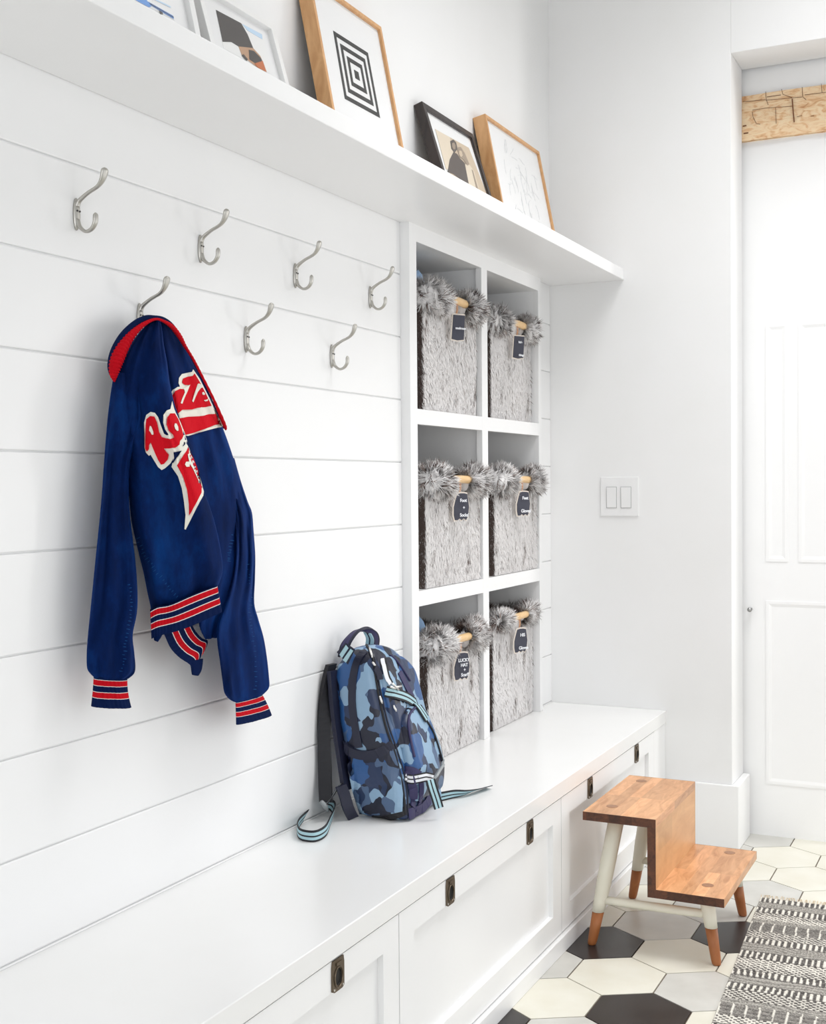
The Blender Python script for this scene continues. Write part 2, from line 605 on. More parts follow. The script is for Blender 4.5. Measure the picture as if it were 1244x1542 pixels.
# beam: subdivided, hewn face
nx, nz = 60, 10
vs = []
for a in range(nx + 1):
    for c in range(nz + 1):
        x = .44 + 1.9 * a / nx; z = 2.645 + .17 * c / nz
        e = mnoise.noise(Vector((x * 6, 1, z * 14))) * .006 + mnoise.noise(Vector((x * 25, 4, z * 30))) * .002
        vs.append((x, .213 + e, z))
fs = [(a * (nz + 1) + c, (a + 1) * (nz + 1) + c, (a + 1) * (nz + 1) + c + 1, a * (nz + 1) + c + 1) for a in range(nx) for c in range(nz)]
k.add(vs, fs, BEAM)
k.box((.44, .222, 2.645), (2.34, .262, 2.815), BEAM)
beam = k.build('timber_beam', smooth=False)
tag(beam, 'pale rough-hewn timber beam above the white door in the opening', 'beam')
k = MB()
def crack(pts, r=.0012):
    k.tube([at(u, v, 1, .2090) for u, v in pts], r * .8, BEAMCRACK, 5)
crack([(1119, 153), (1135, 152), (1153, 150)]); crack([(1153, 138), (1154, 150), (1157, 158)])
crack([(1153, 151), (1175, 149), (1208, 146)]); crack([(1177, 134), (1179, 142), (1193, 147)])
crack([(1208, 131), (1209, 146), (1214, 150)]); crack([(1133, 168), (1134, 176), (1139, 186), (1145, 187)])
crack([(1168, 162), (1169, 186)]); crack([(1193, 149), (1194, 163), (1196, 184)], .003)
crack([(1133, 166), (1152, 163), (1193, 160)]); crack([(1237, 126), (1238, 140)]); crack([(1119, 190), (1124, 189)], .003)
crack([(1120, 201), (1127, 200)], .003); crack([(1200, 176), (1208, 174)]); crack([(1221, 175), (1226, 174)])
crack([(1155, 146), (1176, 143)], .0015); crack([(1212, 143), (1244, 139)], .0012)
k.build('crack', beam)

# light switch
sw = empty('light_switch', (.277, 0, 1.2267), 'white double rocker light switch on the end wall', 'light switch')
bx('switch_plate', (.2025, -.006, 1.2267), (.3515, 0, 1.3765), PLATE, sw, .002)
for a, b in ((.2262, .2668), (.2825, .3235)):
    k = MB()
    k.box((a, -.0075, 1.2570), (b, -.006, 1.3390), mat('switch_gap', (.42, .42, .42), .6))
    r = k.build('rocker_surround', sw)
    k = MB()
    c = [(a + .002, -.0085, 1.2590), (b - .002, -.0085, 1.2590), (b - .002, -.012, 1.3370), (a + .002, -.012, 1.3370)]
    c2 = [(x, -.0062, z) for x, y, z in c]
    k.add(c + c2, [(0, 1, 2, 3), (4, 5, 6, 7), (0, 1, 5, 4), (1, 2, 6, 5), (2, 3, 7, 6), (3, 0, 4, 7)], PLATE)
    k.build('rocker', sw, bevel=.0008)

# ------------------------------------------------------------------ picture ledge
led = bx('picture_ledge', (0.0005, YB + .01, ZS1), (DS, -.0005, ZS2), WHITE, None, .0025)
tag(led, 'long white picture ledge above the hooks and cubbies', 'shelf')

# ------------------------------------------------------------------ cubby unit
cu = empty('cubby_unit', (0, -.75, HB), 'white built-in unit of six cubbies set into the shiplap', 'cubby shelf')
ZB = HB + .0005
FX = .03
ys = [(CY0, -1.2595), (-.7625, -.7130), (-.2150, CY1)]
zr = [(2.0725, ZS1), (1.5325, 1.5780), (.9890, 1.0350)]
k = MB()
for a, b in ys: k.box((FX - .02, a, ZB), (FX, b, ZS1), WHITE)
for a, b in zr: k.box((FX - .0201, ys[0][1], a), (FX - .0002, ys[1][0], b), WHITE); k.box((FX - .0201, ys[1][1], a), (FX - .0002, ys[2][0], b), WHITE)
k.box((-.018, CY0, ZB), (FX - .02, CY0 + .018, ZS1), WHITE); k.box((-.018, CY1 - .018, ZB), (FX - .02, CY1, ZS1), WHITE)
k.build('face_frame', cu)
DB = -.36
bx('side_panel', (DB, -1.279, ZB), (FX - .02, -1.2595, ZS1), CUBBYP, cu, 0)
bx('side_panel', (DB, -.2150, ZB), (FX - .02, -.196, ZS1), CUBBYP, cu, 0)
bx('divider', (DB, -.747, ZB), (FX - .02, -.728, ZS1), CUBBYP, cu, 0)
bx('back_panel', (DB - .01, -1.279, ZB), (DB, -.196, ZS1), CUBBYP, cu, 0)
for zt in (1.5780, 1.0350):
    for a, b in ((-1.2595, -.747), (-.728, -.2150)):
        bx('shelf', (DB, a, zt - .019), (FX - .02, b, zt), CUBBYP, cu, 0)
bx('top_panel', (DB, -1.2595, 2.0725), (FX - .02, -.2150, 2.0915), CUBBYP, cu, 0)
bx('bottom_panel', (DB, -1.2595, HB - .018), (-.02, -.2150, HB - .0005), CUBBYP, cu, 0)

# ------------------------------------------------------------------ bench
BD = .4499
bt = bx('bench_seat', (.0005, YB + .02, .4475), (BD + .003, -.0005, HB), BENCHP, None, .002)  # seat board of the bench
tag(bt, 'long glossy white bench seat board running the length of the wall', 'bench')
pl = bx('bench_plinth', (.06, YB + .02, .0), (BD + .012, -.0155, .0495), WHITE, None, .002)
tag(pl, 'white plinth board under the bench drawers', 'plinth')

def pull(parent, y, z0):
    w_, h_ = .046, .062
    k = MB()
    x = BD + .0005
    # plate as ring around oval recess
    nseg = 24
    cy, cz = y + w_ / 2, z0 + h_ * .43
    outer = []; inner = []; cup = []
    for i in range(nseg):
        a = 2 * PI * i / nseg
        c, s = math.cos(a), math.sin(a)
        q = max(abs(c) / (w_ / 2), 1e-9)
        # rectangle border point in direction a from (cy,cz)
        ty = (w_ / 2) / abs(c) if abs(c) > 1e-6 else 1e9
        tz = ((z0 + h_ - cz) if s > 0 else (cz - z0)) / abs(s) if abs(s) > 1e-6 else 1e9
        t = min(ty, tz)
        outer.append((x + .003, cy + c * t, cz + s * t))
        inner.append((x + .003, cy + c * .0125, cz + s * .0165))
        cup.append((x + .0003, cy + c * .0115, cz + s * .0155))
    back = [(x - .0002, p[1], p[2]) for p in outer]
    k.rings([back, outer, inner], BRONZE, caps=False)
    k.rings([inner, cup], BLACKHOLE, caps=False)
    k.add(cup, [tuple(range(nseg))], BLACKHOLE)
    # corners of the plate
    for cyy in (y, y + w_):
        for czz in (z0, z0 + h_):
            a = min(outer, key=lambda p: (p[1] - cyy) ** 2 + (p[2] - czz) ** 2)
    pl_ = k.build('recessed_pull', parent)
    k = MB()
    k.box((x + .003, cy - .010, z0 + h_ * .80), (x + .0055, cy + .010, z0 + h_ * .90), BRONZE)
    k.build('ring_pivot', pl_)
    k = MB()
    ring = [(x + .004, cy + .0155 * math.cos(a), cz + .020 * math.sin(a)) for a in [2 * PI * i / 24 for i in range(25)]]
    k.tube(ring, .0016, BRONZE, 6)
    k.build('flush_ring', pl_)
    for dy in (.006, w_ - .006):
        k = MB()
        k.tube([(x + .003, y + dy, z0 + .006), (x + .0042, y + dy, z0 + .006)], .0022, SILVER, 8)
        k.build('screw', pl_)

def drawer_unit(y0, y1, pulls, label):
    u = empty('bench_drawer_unit', (.2, (y0 + y1) / 2, .05), label, 'drawer unit', 'drawer units under the bench')
    k = MB()
    e = .0006
    k.box((.02, y0 + e, .05), (BD - .022, y0 + .018, .447), WHITE)
    k.box((.02, y1 - .018, .05), (BD - .022, y1 - e, .447), WHITE)
    k.box((.02, y0 + .018, .05), (BD - .022, y1 - .018, .068), WHITE)
    k.box((.02, y0 + .018, .068), (.038, y1 - .018, .447), WHITE)
    k.build('carcass', u)
    f0, f1 = y0 + .0016, y1 - .0016
    zb, zt = .0535, .4445
    k = MB()
    k.box((BD - .021, f0, zb), (BD - .0135, f1, zt), WHITE)
    st = .071
    k.box((BD - .0136, f0, zb), (BD, f0 + st, zt), WHITE)
    k.box((BD - .0136, f1 - st, zb), (BD, f1, zt), WHITE)
    k.box((BD - .0136, f0 + st, zt - .060), (BD, f1 - st, zt), WHITE)
    k.box((BD - .0136, f0 + st, zb), (BD, f1 - st, zb + .067), WHITE)
    d = k.build('drawer_front', u)
    for y in pulls: pull(d, y, .3825)
    return u
drawer_unit(-.165 - 1.0295, -.165, (-.9506, -.4250), 'white drawer unit with two bronze pulls behind the stool, at the end wall')
drawer_unit(-2.2400, -1.1950, (-2.0020, -1.4780), 'white drawer unit in the middle, left of the stool, showing two bronze pulls')
drawer_unit(-3.2850, -2.2405, (-2.5290, -3.05), 'nearest white drawer unit, at the bottom edge, with one bronze pull in view')
fs_ = bx('filler_strip', (.30, -.1645, .0505), (BD, -.0010, .4470), WHITE, None, .001)
tag(fs_, 'narrow white filler board between the last drawer and the end wall', 'trim')
# ------------------------------------------------------------------ coat hooks
def make_hook(y, z, label):
    h = empty('coat_hook', (0, y, z), label, 'coat hook', 'brushed nickel double coat hooks on the shiplap')
    # back plate: oval, domed, z -.032 .. +.030
    k = MB()
    rings = []
    for s, dx in ((1., .0005), (1., .0025), (.82, .0055), (.4, .0068)):
        rings.append([(dx, y + .0085 * s * math.cos(a), z - .001 + .031 * s * math.sin(a)) for a in [2 * PI * i / 20 for i in range(20)]])
    k.rings(rings, NICKEL)
    k.build('mounting_plate', h, smooth=True)
    def arm(name, pts, rads, wide):
        P = spline([(*p, r, w_) for p, r, w_ in zip(pts, rads, wide)], 6)
        rings = []
        for i, q in enumerate(P):
            a = P[max(i - 1, 0)]; b = P[min(i + 1, len(P) - 1)]
            t = Vector((b[0] - a[0], 0, b[1] - a[1])).normalized()
            nn = Vector((-t.z, 0, t.x))
            c = Vector((q[0], y, z + q[1]))
            rings.append([c + nn * q[2] * math.cos(2 * PI * s / 12) + Vector((0, 1, 0)) * q[3] * math.sin(2 * PI * s / 12) for s in range(12)])
        k = MB(); k.rings(rings, NICKEL)
        k.build(name, h, smooth=True)
    arm('upper_prong', [(.004, .014), (.010, .024), (.030, .036), (.054, .046), (.066, .058), (.072, .074), (.074, .079)],
        [.0045, .0042, .0034, .0034, .0042, .0048, .002], [.006, .005, .0045, .005, .0072, .009, .003])
    arm('lower_prong', [(.004, -.012), (.010, -.026), (.024, -.036), (.038, -.033), (.047, -.022), (.0485, -.008), (.048, -.003)],
        [.0045, .0038, .0032, .0034, .0038, .0040, .0015], [.006, .0055, .0055, .0055, .006, .0062, .002])
    for dz in (.006,):
        for dy in (-.003, .004):
            k = MB(); k.tube([(.0064, y + dy, z + dz - abs(dy) * .4), (.0078, y + dy, z + dz - abs(dy) * .4)], .0019, SCREW, 8)
            k.build('screw', h)
    return h
for (yy, zz, lab) in ((-2.6983, 1.8763, 'nickel double hook at the far left of the upper row'),
                      (-2.2984, 1.8783, 'nickel double hook second from the left in the upper row'),
                      (-1.8987, 1.8793, 'nickel double hook third from the left in the upper row'),
                      (-1.4986, 1.8792, 'nickel double hook of the upper row nearest the cubbies'),
                      (-2.5120, 1.7000, 'nickel double hook in the lower row holding the blue jacket'),
                      (-2.1216, 1.6970, 'empty nickel double hook in the middle of the lower row, right of the jacket'),
                      (-1.7185, 1.6945, 'empty nickel double hook of the lower row nearest the cubbies')):
    make_hook(yy, zz, lab)

# ------------------------------------------------------------------ picture frames on the ledge
class Leaner:
    def __init__(s, Bx, th, yr, w, h, t):
        s.n = Vector((math.cos(th), 0, math.sin(th))); s.u = Vector((-math.sin(th), 0, math.cos(th)))
        s.o = Vector((Bx, yr - w, ZS2 + .0006)); s.w = w; s.h = h; s.t = t
    def P(s, a, b, c):
        """a along the wall, b up the frame, c out of the back"""
        return s.o + Vector((0, a, 0)) + s.u * b + s.n * c
    def box(s, mb, a0, a1, b0, b1, c0, c1, m):
        vs = [s.P(a, b, c) for c in (c0, c1) for a, b in ((a0, b0), (a1, b0), (a1, b1), (a0, b1))]
        mb.add(vs, [(3, 2, 1, 0), (4, 5, 6, 7), (0, 1, 5, 4), (1, 2, 6, 5), (2, 3, 7, 6), (3, 0, 4, 7)], m)
    def px(s, u, v, c):
        return onplane(u, v, s.P(0, 0, c), s.n)

def frame(L, fw, fmat, label, inset=.006, matw=None):
    e = empty('framed_picture', tuple(L.P(L.w / 2, 0, 0)), label, 'picture frame')
    k = MB()
    w, h, t = L.w, L.h, L.t
    o = [(0, 0), (w, 0), (w, h), (0, h)]
    i = [(fw, fw), (w - fw, fw), (w - fw, h - fw), (fw, h - fw)]
    rings = [[L.P(a, b, 0.001) for a, b in i], [L.P(a, b, 0) for a, b in o], [L.P(a, b, t) for a, b in o], [L.P(a, b, t) for a, b in i], [L.P(a, b, 0.001) for a, b in i]]
    k.rings(rings, fmat, caps=False)
    k.build('frame_moulding', e, bevel=.0012)
    k = MB(); L.box(k, fw * .6, w - fw * .6, fw * .6, h - fw * .6, .002, .006, BACKING); k.build('backing_board', e)
    k = MB(); cm = t - inset - .003
    L.box(k, fw * .9, w - fw * .9, fw * .9, h - fw * .9, .006, cm, MATBOARD)
    k.build('mat_board', e)
    k = MB(); L.box(k, fw * .95, w - fw * .95, fw * .95, h - fw * .95, t - inset + .001, t - inset + .003, GLASS)
    g = k.build('glass_pane', e)
    return e, cm

def flat(L, mb, pts, c, m, th=.0006):
    P2 = [L.px(u, v, c + th) for u, v in pts]
    B = [p - L.n * (th * .9) for p in P2]
    n = len(pts)
    mb.add(P2 + B, [tuple(range(n))] + [(q, q + n, (q + 1) % n + n, (q + 1) % n) for q in range(n)], m)

# frame 4, pale drawing, light wood
L = Leaner(.0813, .1965, -.2352, .5223, .4158, .046)
e, cm = frame(L, .011, FRAMEWOOD, 'light wood picture frame with a faint pencil drawing, last on the right of the ledge')
k = MB()
r4 = random.Random(5)
x = None
for s in range(46):
    a = .12 + r4.random() * .32; b = .05 + r4.random() * .28
    pts = [L.P(a, b, cm + .0004)]
    ang = r4.choice([0, PI / 2, r4.random() * PI])
    for q in range(3):
        a += math.cos(ang) * .018; b += math.sin(ang) * .018; ang += r4.uniform(-.5, .5)
        pts.append(L.P(a, b, cm + .0004))
    k.tube(pts, .0005, PENCIL, 4)
k.build('pencil_drawing', e)['kind'] = 'stuff'
# frame 3, dark wood, sepia photograph of two people
L = Leaner(.102, .3025, -.8226, .3863, .3421, .0293)
e, cm = frame(L, .019, DARKWOOD, 'dark wood picture frame holding a sepia photograph of two people')
c = cm
k = MB()
def Z2(x, y): return (400 + x * .3698, y * .3698)
flat(L, k, [Z2(690, 525), Z2(828, 602), Z2(905, 800), Z2(770, 760)], c, SEPIA)
flat(L, k, [Z2(692, 527), Z2(750, 558), Z2(768, 640), Z2(745, 690), Z2(735, 690)], c + .0007, SEPIAL)
flat(L, k, [Z2(752, 575), Z2(765, 568), Z2(776, 580), Z2(782, 606), Z2(770, 622), Z2(757, 606)], c + .0014, SEPIAD)      # head
flat(L, k, [Z2(760, 582), Z2(768, 580), Z2(774, 592), Z2(773, 607), Z2(765, 608), Z2(760, 598)], c + .0021, SEPIAM)
flat(L, k, [Z2(765, 620), Z2(780, 626), Z2(792, 645), Z2(812, 665), Z2(828, 750), Z2(800, 735), Z2(765, 708), Z2(742, 700), Z2(750, 650)], c + .0014, SEPIAD)   # first figure
flat(L, k, [Z2(779, 600), Z2(795, 598), Z2(812, 625), Z2(830, 668), Z2(822, 675), Z2(805, 648), Z2(790, 640)], c + .0016, SEPIAM)   # long hair
flat(L, k, [Z2(789, 612), Z2(799, 616), Z2(803, 633), Z2(796, 640), Z2(789, 630)], c + .0023, SEPIA)
flat(L, k, [Z2(812, 668), Z2(832, 672), Z2(850, 700), Z2(868, 765), Z2(850, 765), Z2(828, 750)], c + .0016, SEPIAL)
flat(L, k, [Z2(840, 690), Z2(845, 695), Z2(866, 768), Z2(858, 765)], c + .0023, SEPIAM)
k.build('photograph', e)
# frame 2, concentric squares
L = Leaner(.0882, .192, -1.4893, .3948, .4616, .039)
e, cm = frame(L, .0115, FRAMEWOOD, 'tall light wood picture frame with black concentric squares print')
k = MB()
Q0 = [Z2(275, 124), Z2(417, 215), Z2(467, 481), Z2(323, 402)]
cen = (sum(q[0] for q in Q0) / 4, sum(q[1] for q in Q0) / 4)
W0 = [L.px(u, v, cm + .0006) for u, v in Q0]
ctr = sum(W0, Vector()) / 4
for s in (1., .72, .44, .13):
    t2 = s - .135 if s > .2 else 0
    o_ = [ctr + (p - ctr) * s for p in W0]
    if t2 > 0:
        i_ = [ctr + (p - ctr) * t2 for p in W0]
        k.rings([[p - L.n * .0005 for p in o_], o_, i_, [p - L.n * .0005 for p in i_]], INK, caps=False)
    else:
        k.add(o_ + [p - L.n * .0005 for p in o_], [(0, 1, 2, 3), (4, 5, 6, 7), (0, 1, 5, 4), (1, 2, 6, 5), (2, 3, 7, 6), (3, 0, 4, 7)], INK)
k.build('printed_squares', e)
# frame 1, white, rock photograph
L = Leaner(.0823, .277, -2.0163, .3196, .3007, .020)
e, cm = frame(L, .017, FRAMEWHITE, 'white picture frame with a photograph of dark rocks', inset=.010)
def Z1(x, y): return (180 + x * .2412, y * .2412)
k = MB()
flat(L, k, [Z1(604, 62), Z1(895, 215), Z1(940, 460), Z1(650, 300)], cm, P_WHITE)
flat(L, k, [Z1(604, 62), Z1(760, 145), Z1(800, 215), Z1(835, 300), Z1(745, 290), Z1(700, 262), Z1(645, 260)], cm + .0007, P_ROCK)
flat(L, k, [Z1(765, 148), Z1(890, 215), Z1(893, 245), Z1(800, 190)], cm + .0007, P_SKYL)
flat(L, k, [Z1(742, 285), Z1(835, 300), Z1(880, 350), Z1(920, 450), Z1(860, 420), Z1(800, 375), Z1(765, 345)], cm + .0007, P_SAND)
flat(L, k, [Z1(808, 310), Z1(840, 318), Z1(885, 365), Z1(900, 410), Z1(850, 395), Z1(812, 370)], cm + .0014, P_ROCK)
flat(L, k, [Z1(845, 395), Z1(895, 380), Z1(918, 448), Z1(865, 422)], cm + .0021, P_ORANGE)
flat(L, k, [Z1(765, 345), Z1(775, 338), Z1(802, 370), Z1(795, 380)], cm + .0021, P_ROCK)
k.build('photograph', e)
# frame 0, white, cut by the left edge
L = Leaner(.105, .22, -2.425, .34, .36, .022)
e, cm = frame(L, .019, FRAMEWHITE, 'white picture frame cut by the top edge, photograph with blue sky and water', inset=.010)
k = MB()
flat(L, k, [Z1(-60, -260), Z1(285, -120), Z1(345, 128), Z1(30, -40)], cm, P_WHITE)
flat(L, k, [Z1(-60, -260), Z1(285, -120), Z1(310, -20), Z1(0, -150)], cm + .0007, P_SKYL)
flat(L, k, [Z1(30, -80), Z1(150, -25), Z1(200, 40), Z1(185, 45), Z1(110, 5), Z1(40, -40)], cm + .0014, P_SKY)
flat(L, k, [Z1(180, 10), Z1(335, 98), Z1(340, 118), Z1(190, 28)], cm + .0014, P_SKY)
flat(L, k, [Z1(190, 18), Z1(338, 104), Z1(339, 110), Z1(190, 25)], cm + .0021, P_NAVY)
flat(L, k, [Z1(200, -20), Z1(320, 40), Z1(321, 48), Z1(200, -12)], cm + .0014, P_SKYL)
flat(L, k, [Z1(248, 62), Z1(268, 72), Z1(272, 90), Z1(255, 88)], cm + .0014, P_ROCK)
k.build('photograph', e)
# ------------------------------------------------------------------ step stool
st = empty('step_stool', (.70, -.90, 0), 'two-step wooden stool with cream legs and bare wooden feet', 'step stool')
SY0, SY1 = -1.150, -.662
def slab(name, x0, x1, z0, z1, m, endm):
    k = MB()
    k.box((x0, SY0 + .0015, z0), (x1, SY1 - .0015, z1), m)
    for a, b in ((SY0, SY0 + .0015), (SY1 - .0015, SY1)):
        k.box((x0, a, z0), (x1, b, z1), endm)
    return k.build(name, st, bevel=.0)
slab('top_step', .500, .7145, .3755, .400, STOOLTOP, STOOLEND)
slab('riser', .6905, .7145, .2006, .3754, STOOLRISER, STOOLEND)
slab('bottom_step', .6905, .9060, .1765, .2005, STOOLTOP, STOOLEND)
for (px, py, z) in ((922, 1214, .4003), (966, 1176, .4003), (1066, 1333, .2008), (1099, 1284, .2008)):
    k = MB()
    c = at(px, py, 2, z)
    ring = [(c.x + .017 * math.cos(a), c.y + .017 * math.sin(a), z) for a in [2 * PI * i / 20 for i in range(20)]]
    k.add([(x, y, z + .0003) for x, y, z in ring] + [(x, y, z - .001) for x, y, z in ring], [tuple(range(20))] + [(i, i + 20, (i + 1) % 20 + 20, (i + 1) % 20) for i in range(20)], PLUG)
    k.build('dowel_plug', st)
legs = {}
for key, top, foot, r0 in (('nl', (.5850, -1.095, .3756), (.5134, -1.112, 0), .023), ('fl', (.5850, -.715, .3756), (.5110, -.672, 0), .023),
                           ('nr', (.8450, -1.090, .1766), (.8773, -1.112, 0), .023), ('fr', (.8450, -.722, .1766), (.8680, -.688, 0), .023)):
    T, F = Vector(top), Vector(foot)
    full = .3756
    zc = .100
    def cpt(z, F=F, T=T, top=top): return F + (T - F) * (z / top[2])
    def rad(z): return .0135 + (.0235 - .0135) * min(1, z / .22)
    k = MB()
    zs = [zc, zc + .03, .15, min(.2, top[2]), top[2]] if top[2] > .25 else [zc, .13, .155, top[2]]
    rings = [[cpt(z) + Vector((math.cos(a), math.sin(a), 0)) * rad(z) for a in [2 * PI * i / 24 for i in range(24)]] for z in zs]
    k.rings(rings, CREAMP)
    lg = k.build('leg', st, smooth=False)
    for p in lg.data.polygons: p.use_smooth = len(p.vertices) == 4
    k = MB()
    zs = [.0, .003, .012, .05, zc]
    rs = [.0095, .0125, .0138, rad(.05) - .0003, rad(zc) - .0006]
    rings = [[cpt(z) + Vector((math.cos(a), math.sin(a), 0)) * r for a in [2 * PI * i / 24 for i in range(24)]] for z, r in zip(zs, rs)]
    k.rings(rings, TIPWOOD)
    t = k.build('wooden_foot', lg)
    for p in t.data.polygons: p.use_smooth = len(p.vertices) == 4
    legs[key] = cpt
for a, b in (('nl', 'nr'), ('fl', 'fr')):
    k = MB()
    A, B = legs[a](.131), legs[b](.131)
    A.z = .134; B.z = .134
    k.tube([A + (B - A) * t for t in (.02, .2, .8, .98)], [.0115, .0125, .0125, .0115], CREAMP, 16)
    o = k.build('stretcher', st)
    for p in o.data.polygons: p.use_smooth = len(p.vertices) == 4

# ------------------------------------------------------------------ rug
def make_rug():
    ox, oy = .8876, -.4987                       # far left corner
    dx = Vector((1, .045, 0)).normalized()        # along the far edge
    dy = Vector((.0575, -1, 0)).normalized()      # towards the camera
    W, Lr = .78, 1.9
    d = .0028
    nx, ny = int(W / d), int(1.35 / d)
    bands = [(.050, 0), (.048, 1), (.05, 0), (.062, 2), (.030, 1), (.075, 3), (.055, 2), (.050, 0), (.060, 1), (.058, 0), (.085, 2)]
    tot = sum(b[0] for b in bands)
    pos = []; colr = []
    dark = np.array((.075, .068, .066)); cream = np.array((.86, .82, .74)); mid = np.array((.16, .14, .13))
    rg = np.random.RandomState(4)
    jit = rg.rand(ny + 1, nx + 1)
    for j in range(ny + 1):
        y = j * d
        yy = y % tot; acc = 0
        for bw, bt in bands:
            if yy < acc + bw: break
            acc += bw
        l = (yy - acc) / bw
        for i in range(nx + 1):
            x = i * d
            wob = .003 * mnoise.noise(Vector((x * 9, y * 9, 0)))
            xx = x + wob * 2
            h = .0
            if bt == 0:      # vertical dashes
                s = (xx / .0165) % 1
                on = s < .42 and .10 < l < .9
                v = .9 if on else .05
            elif bt == 1:    # fine twill
                s = ((xx + (l * bw) * 1.2) / .0085) % 1
                v = .62 if s < .48 else .10
            elif bt == 2:    # dotted rows
                row = int(l * bw / .0085)
                s = ((xx + (row % 2) * .009) / .018) % 1
                lr = (l * bw / .0085) % 1
                v = .92 if (s < .58 and lr > .2) else .04
            else:            # wide blocks with cream verticals
                s = (xx / .034) % 1
                fr = ((l * bw) / .0075) % 1
                v = .9 if s < .15 else (.32 if fr < .45 else .06)
            v = max(0, min(1, v + (jit[j, i] - .5) * .35))
            c = dark * (1 - v) + cream * v
            px = Vector((ox, oy, 0)) + dx * x + dy * y
            edge = min(i, nx - i, j)
            h = .0035 + .0022 * v + .0009 * (jit[j, i] - .5)
            if edge == 0: h = .0006
            pos.append((px.x + (jit[j, i] - .5) * .0006, px.y, h)); colr.append(c)
    vs = np.array(pos, dtype=np.float32)
    a = np.arange((nx + 1) * (ny + 1)).reshape(ny + 1, nx + 1)
    q = np.stack([a[:-1, :-1], a[1:, :-1], a[1:, 1:], a[:-1, 1:]], -1).reshape(-1, 4)
    me = bpy.data.meshes.new('woven_field')
    me.from_pydata(vs.tolist(), [], q.tolist())
    ca = me.color_attributes.new('Col', 'FLOAT_COLOR', 'POINT')
    cc = np.ones((len(vs), 4), np.float32); cc[:, :3] = np.array(colr)
    ca.data.foreach_set('color', cc.ravel())
    me.materials.append(RUGM)
    o = bpy.data.objects.new('woven_field', me); COL.objects.link(o)
    root = empty('woven_rug', (1.25, -1.1, 0), 'black and cream flat-woven rug with fringe on the tile floor', 'rug')
    o.parent = root; o.matrix_parent_inverse = root.matrix_world.inverted()
    k = MB()
    FR = mat('rug_fringe', (.70, .58, .42), .9)
    n = int(W / .0075)
    for i in range(n):
        x = (i + .5) * W / n
        p = Vector((ox, oy, .003)) + dx * x
        a = rnd.uniform(-.6, .6); ln = rnd.uniform(.020, .034)
        e1 = p - dy * ln * .5 + dx * a * ln * .3 + Vector((0, 0, .004))
        e2 = p - dy * ln + dx * a * ln * .8 + Vector((0, 0, -.0008))
        k.tube([p + dy * .004, e1, e2], [.0016, .0014, .0009], FR, 5)
    f = k.build('fringe', root)
    f['kind'] = 'stuff'
make_rug()

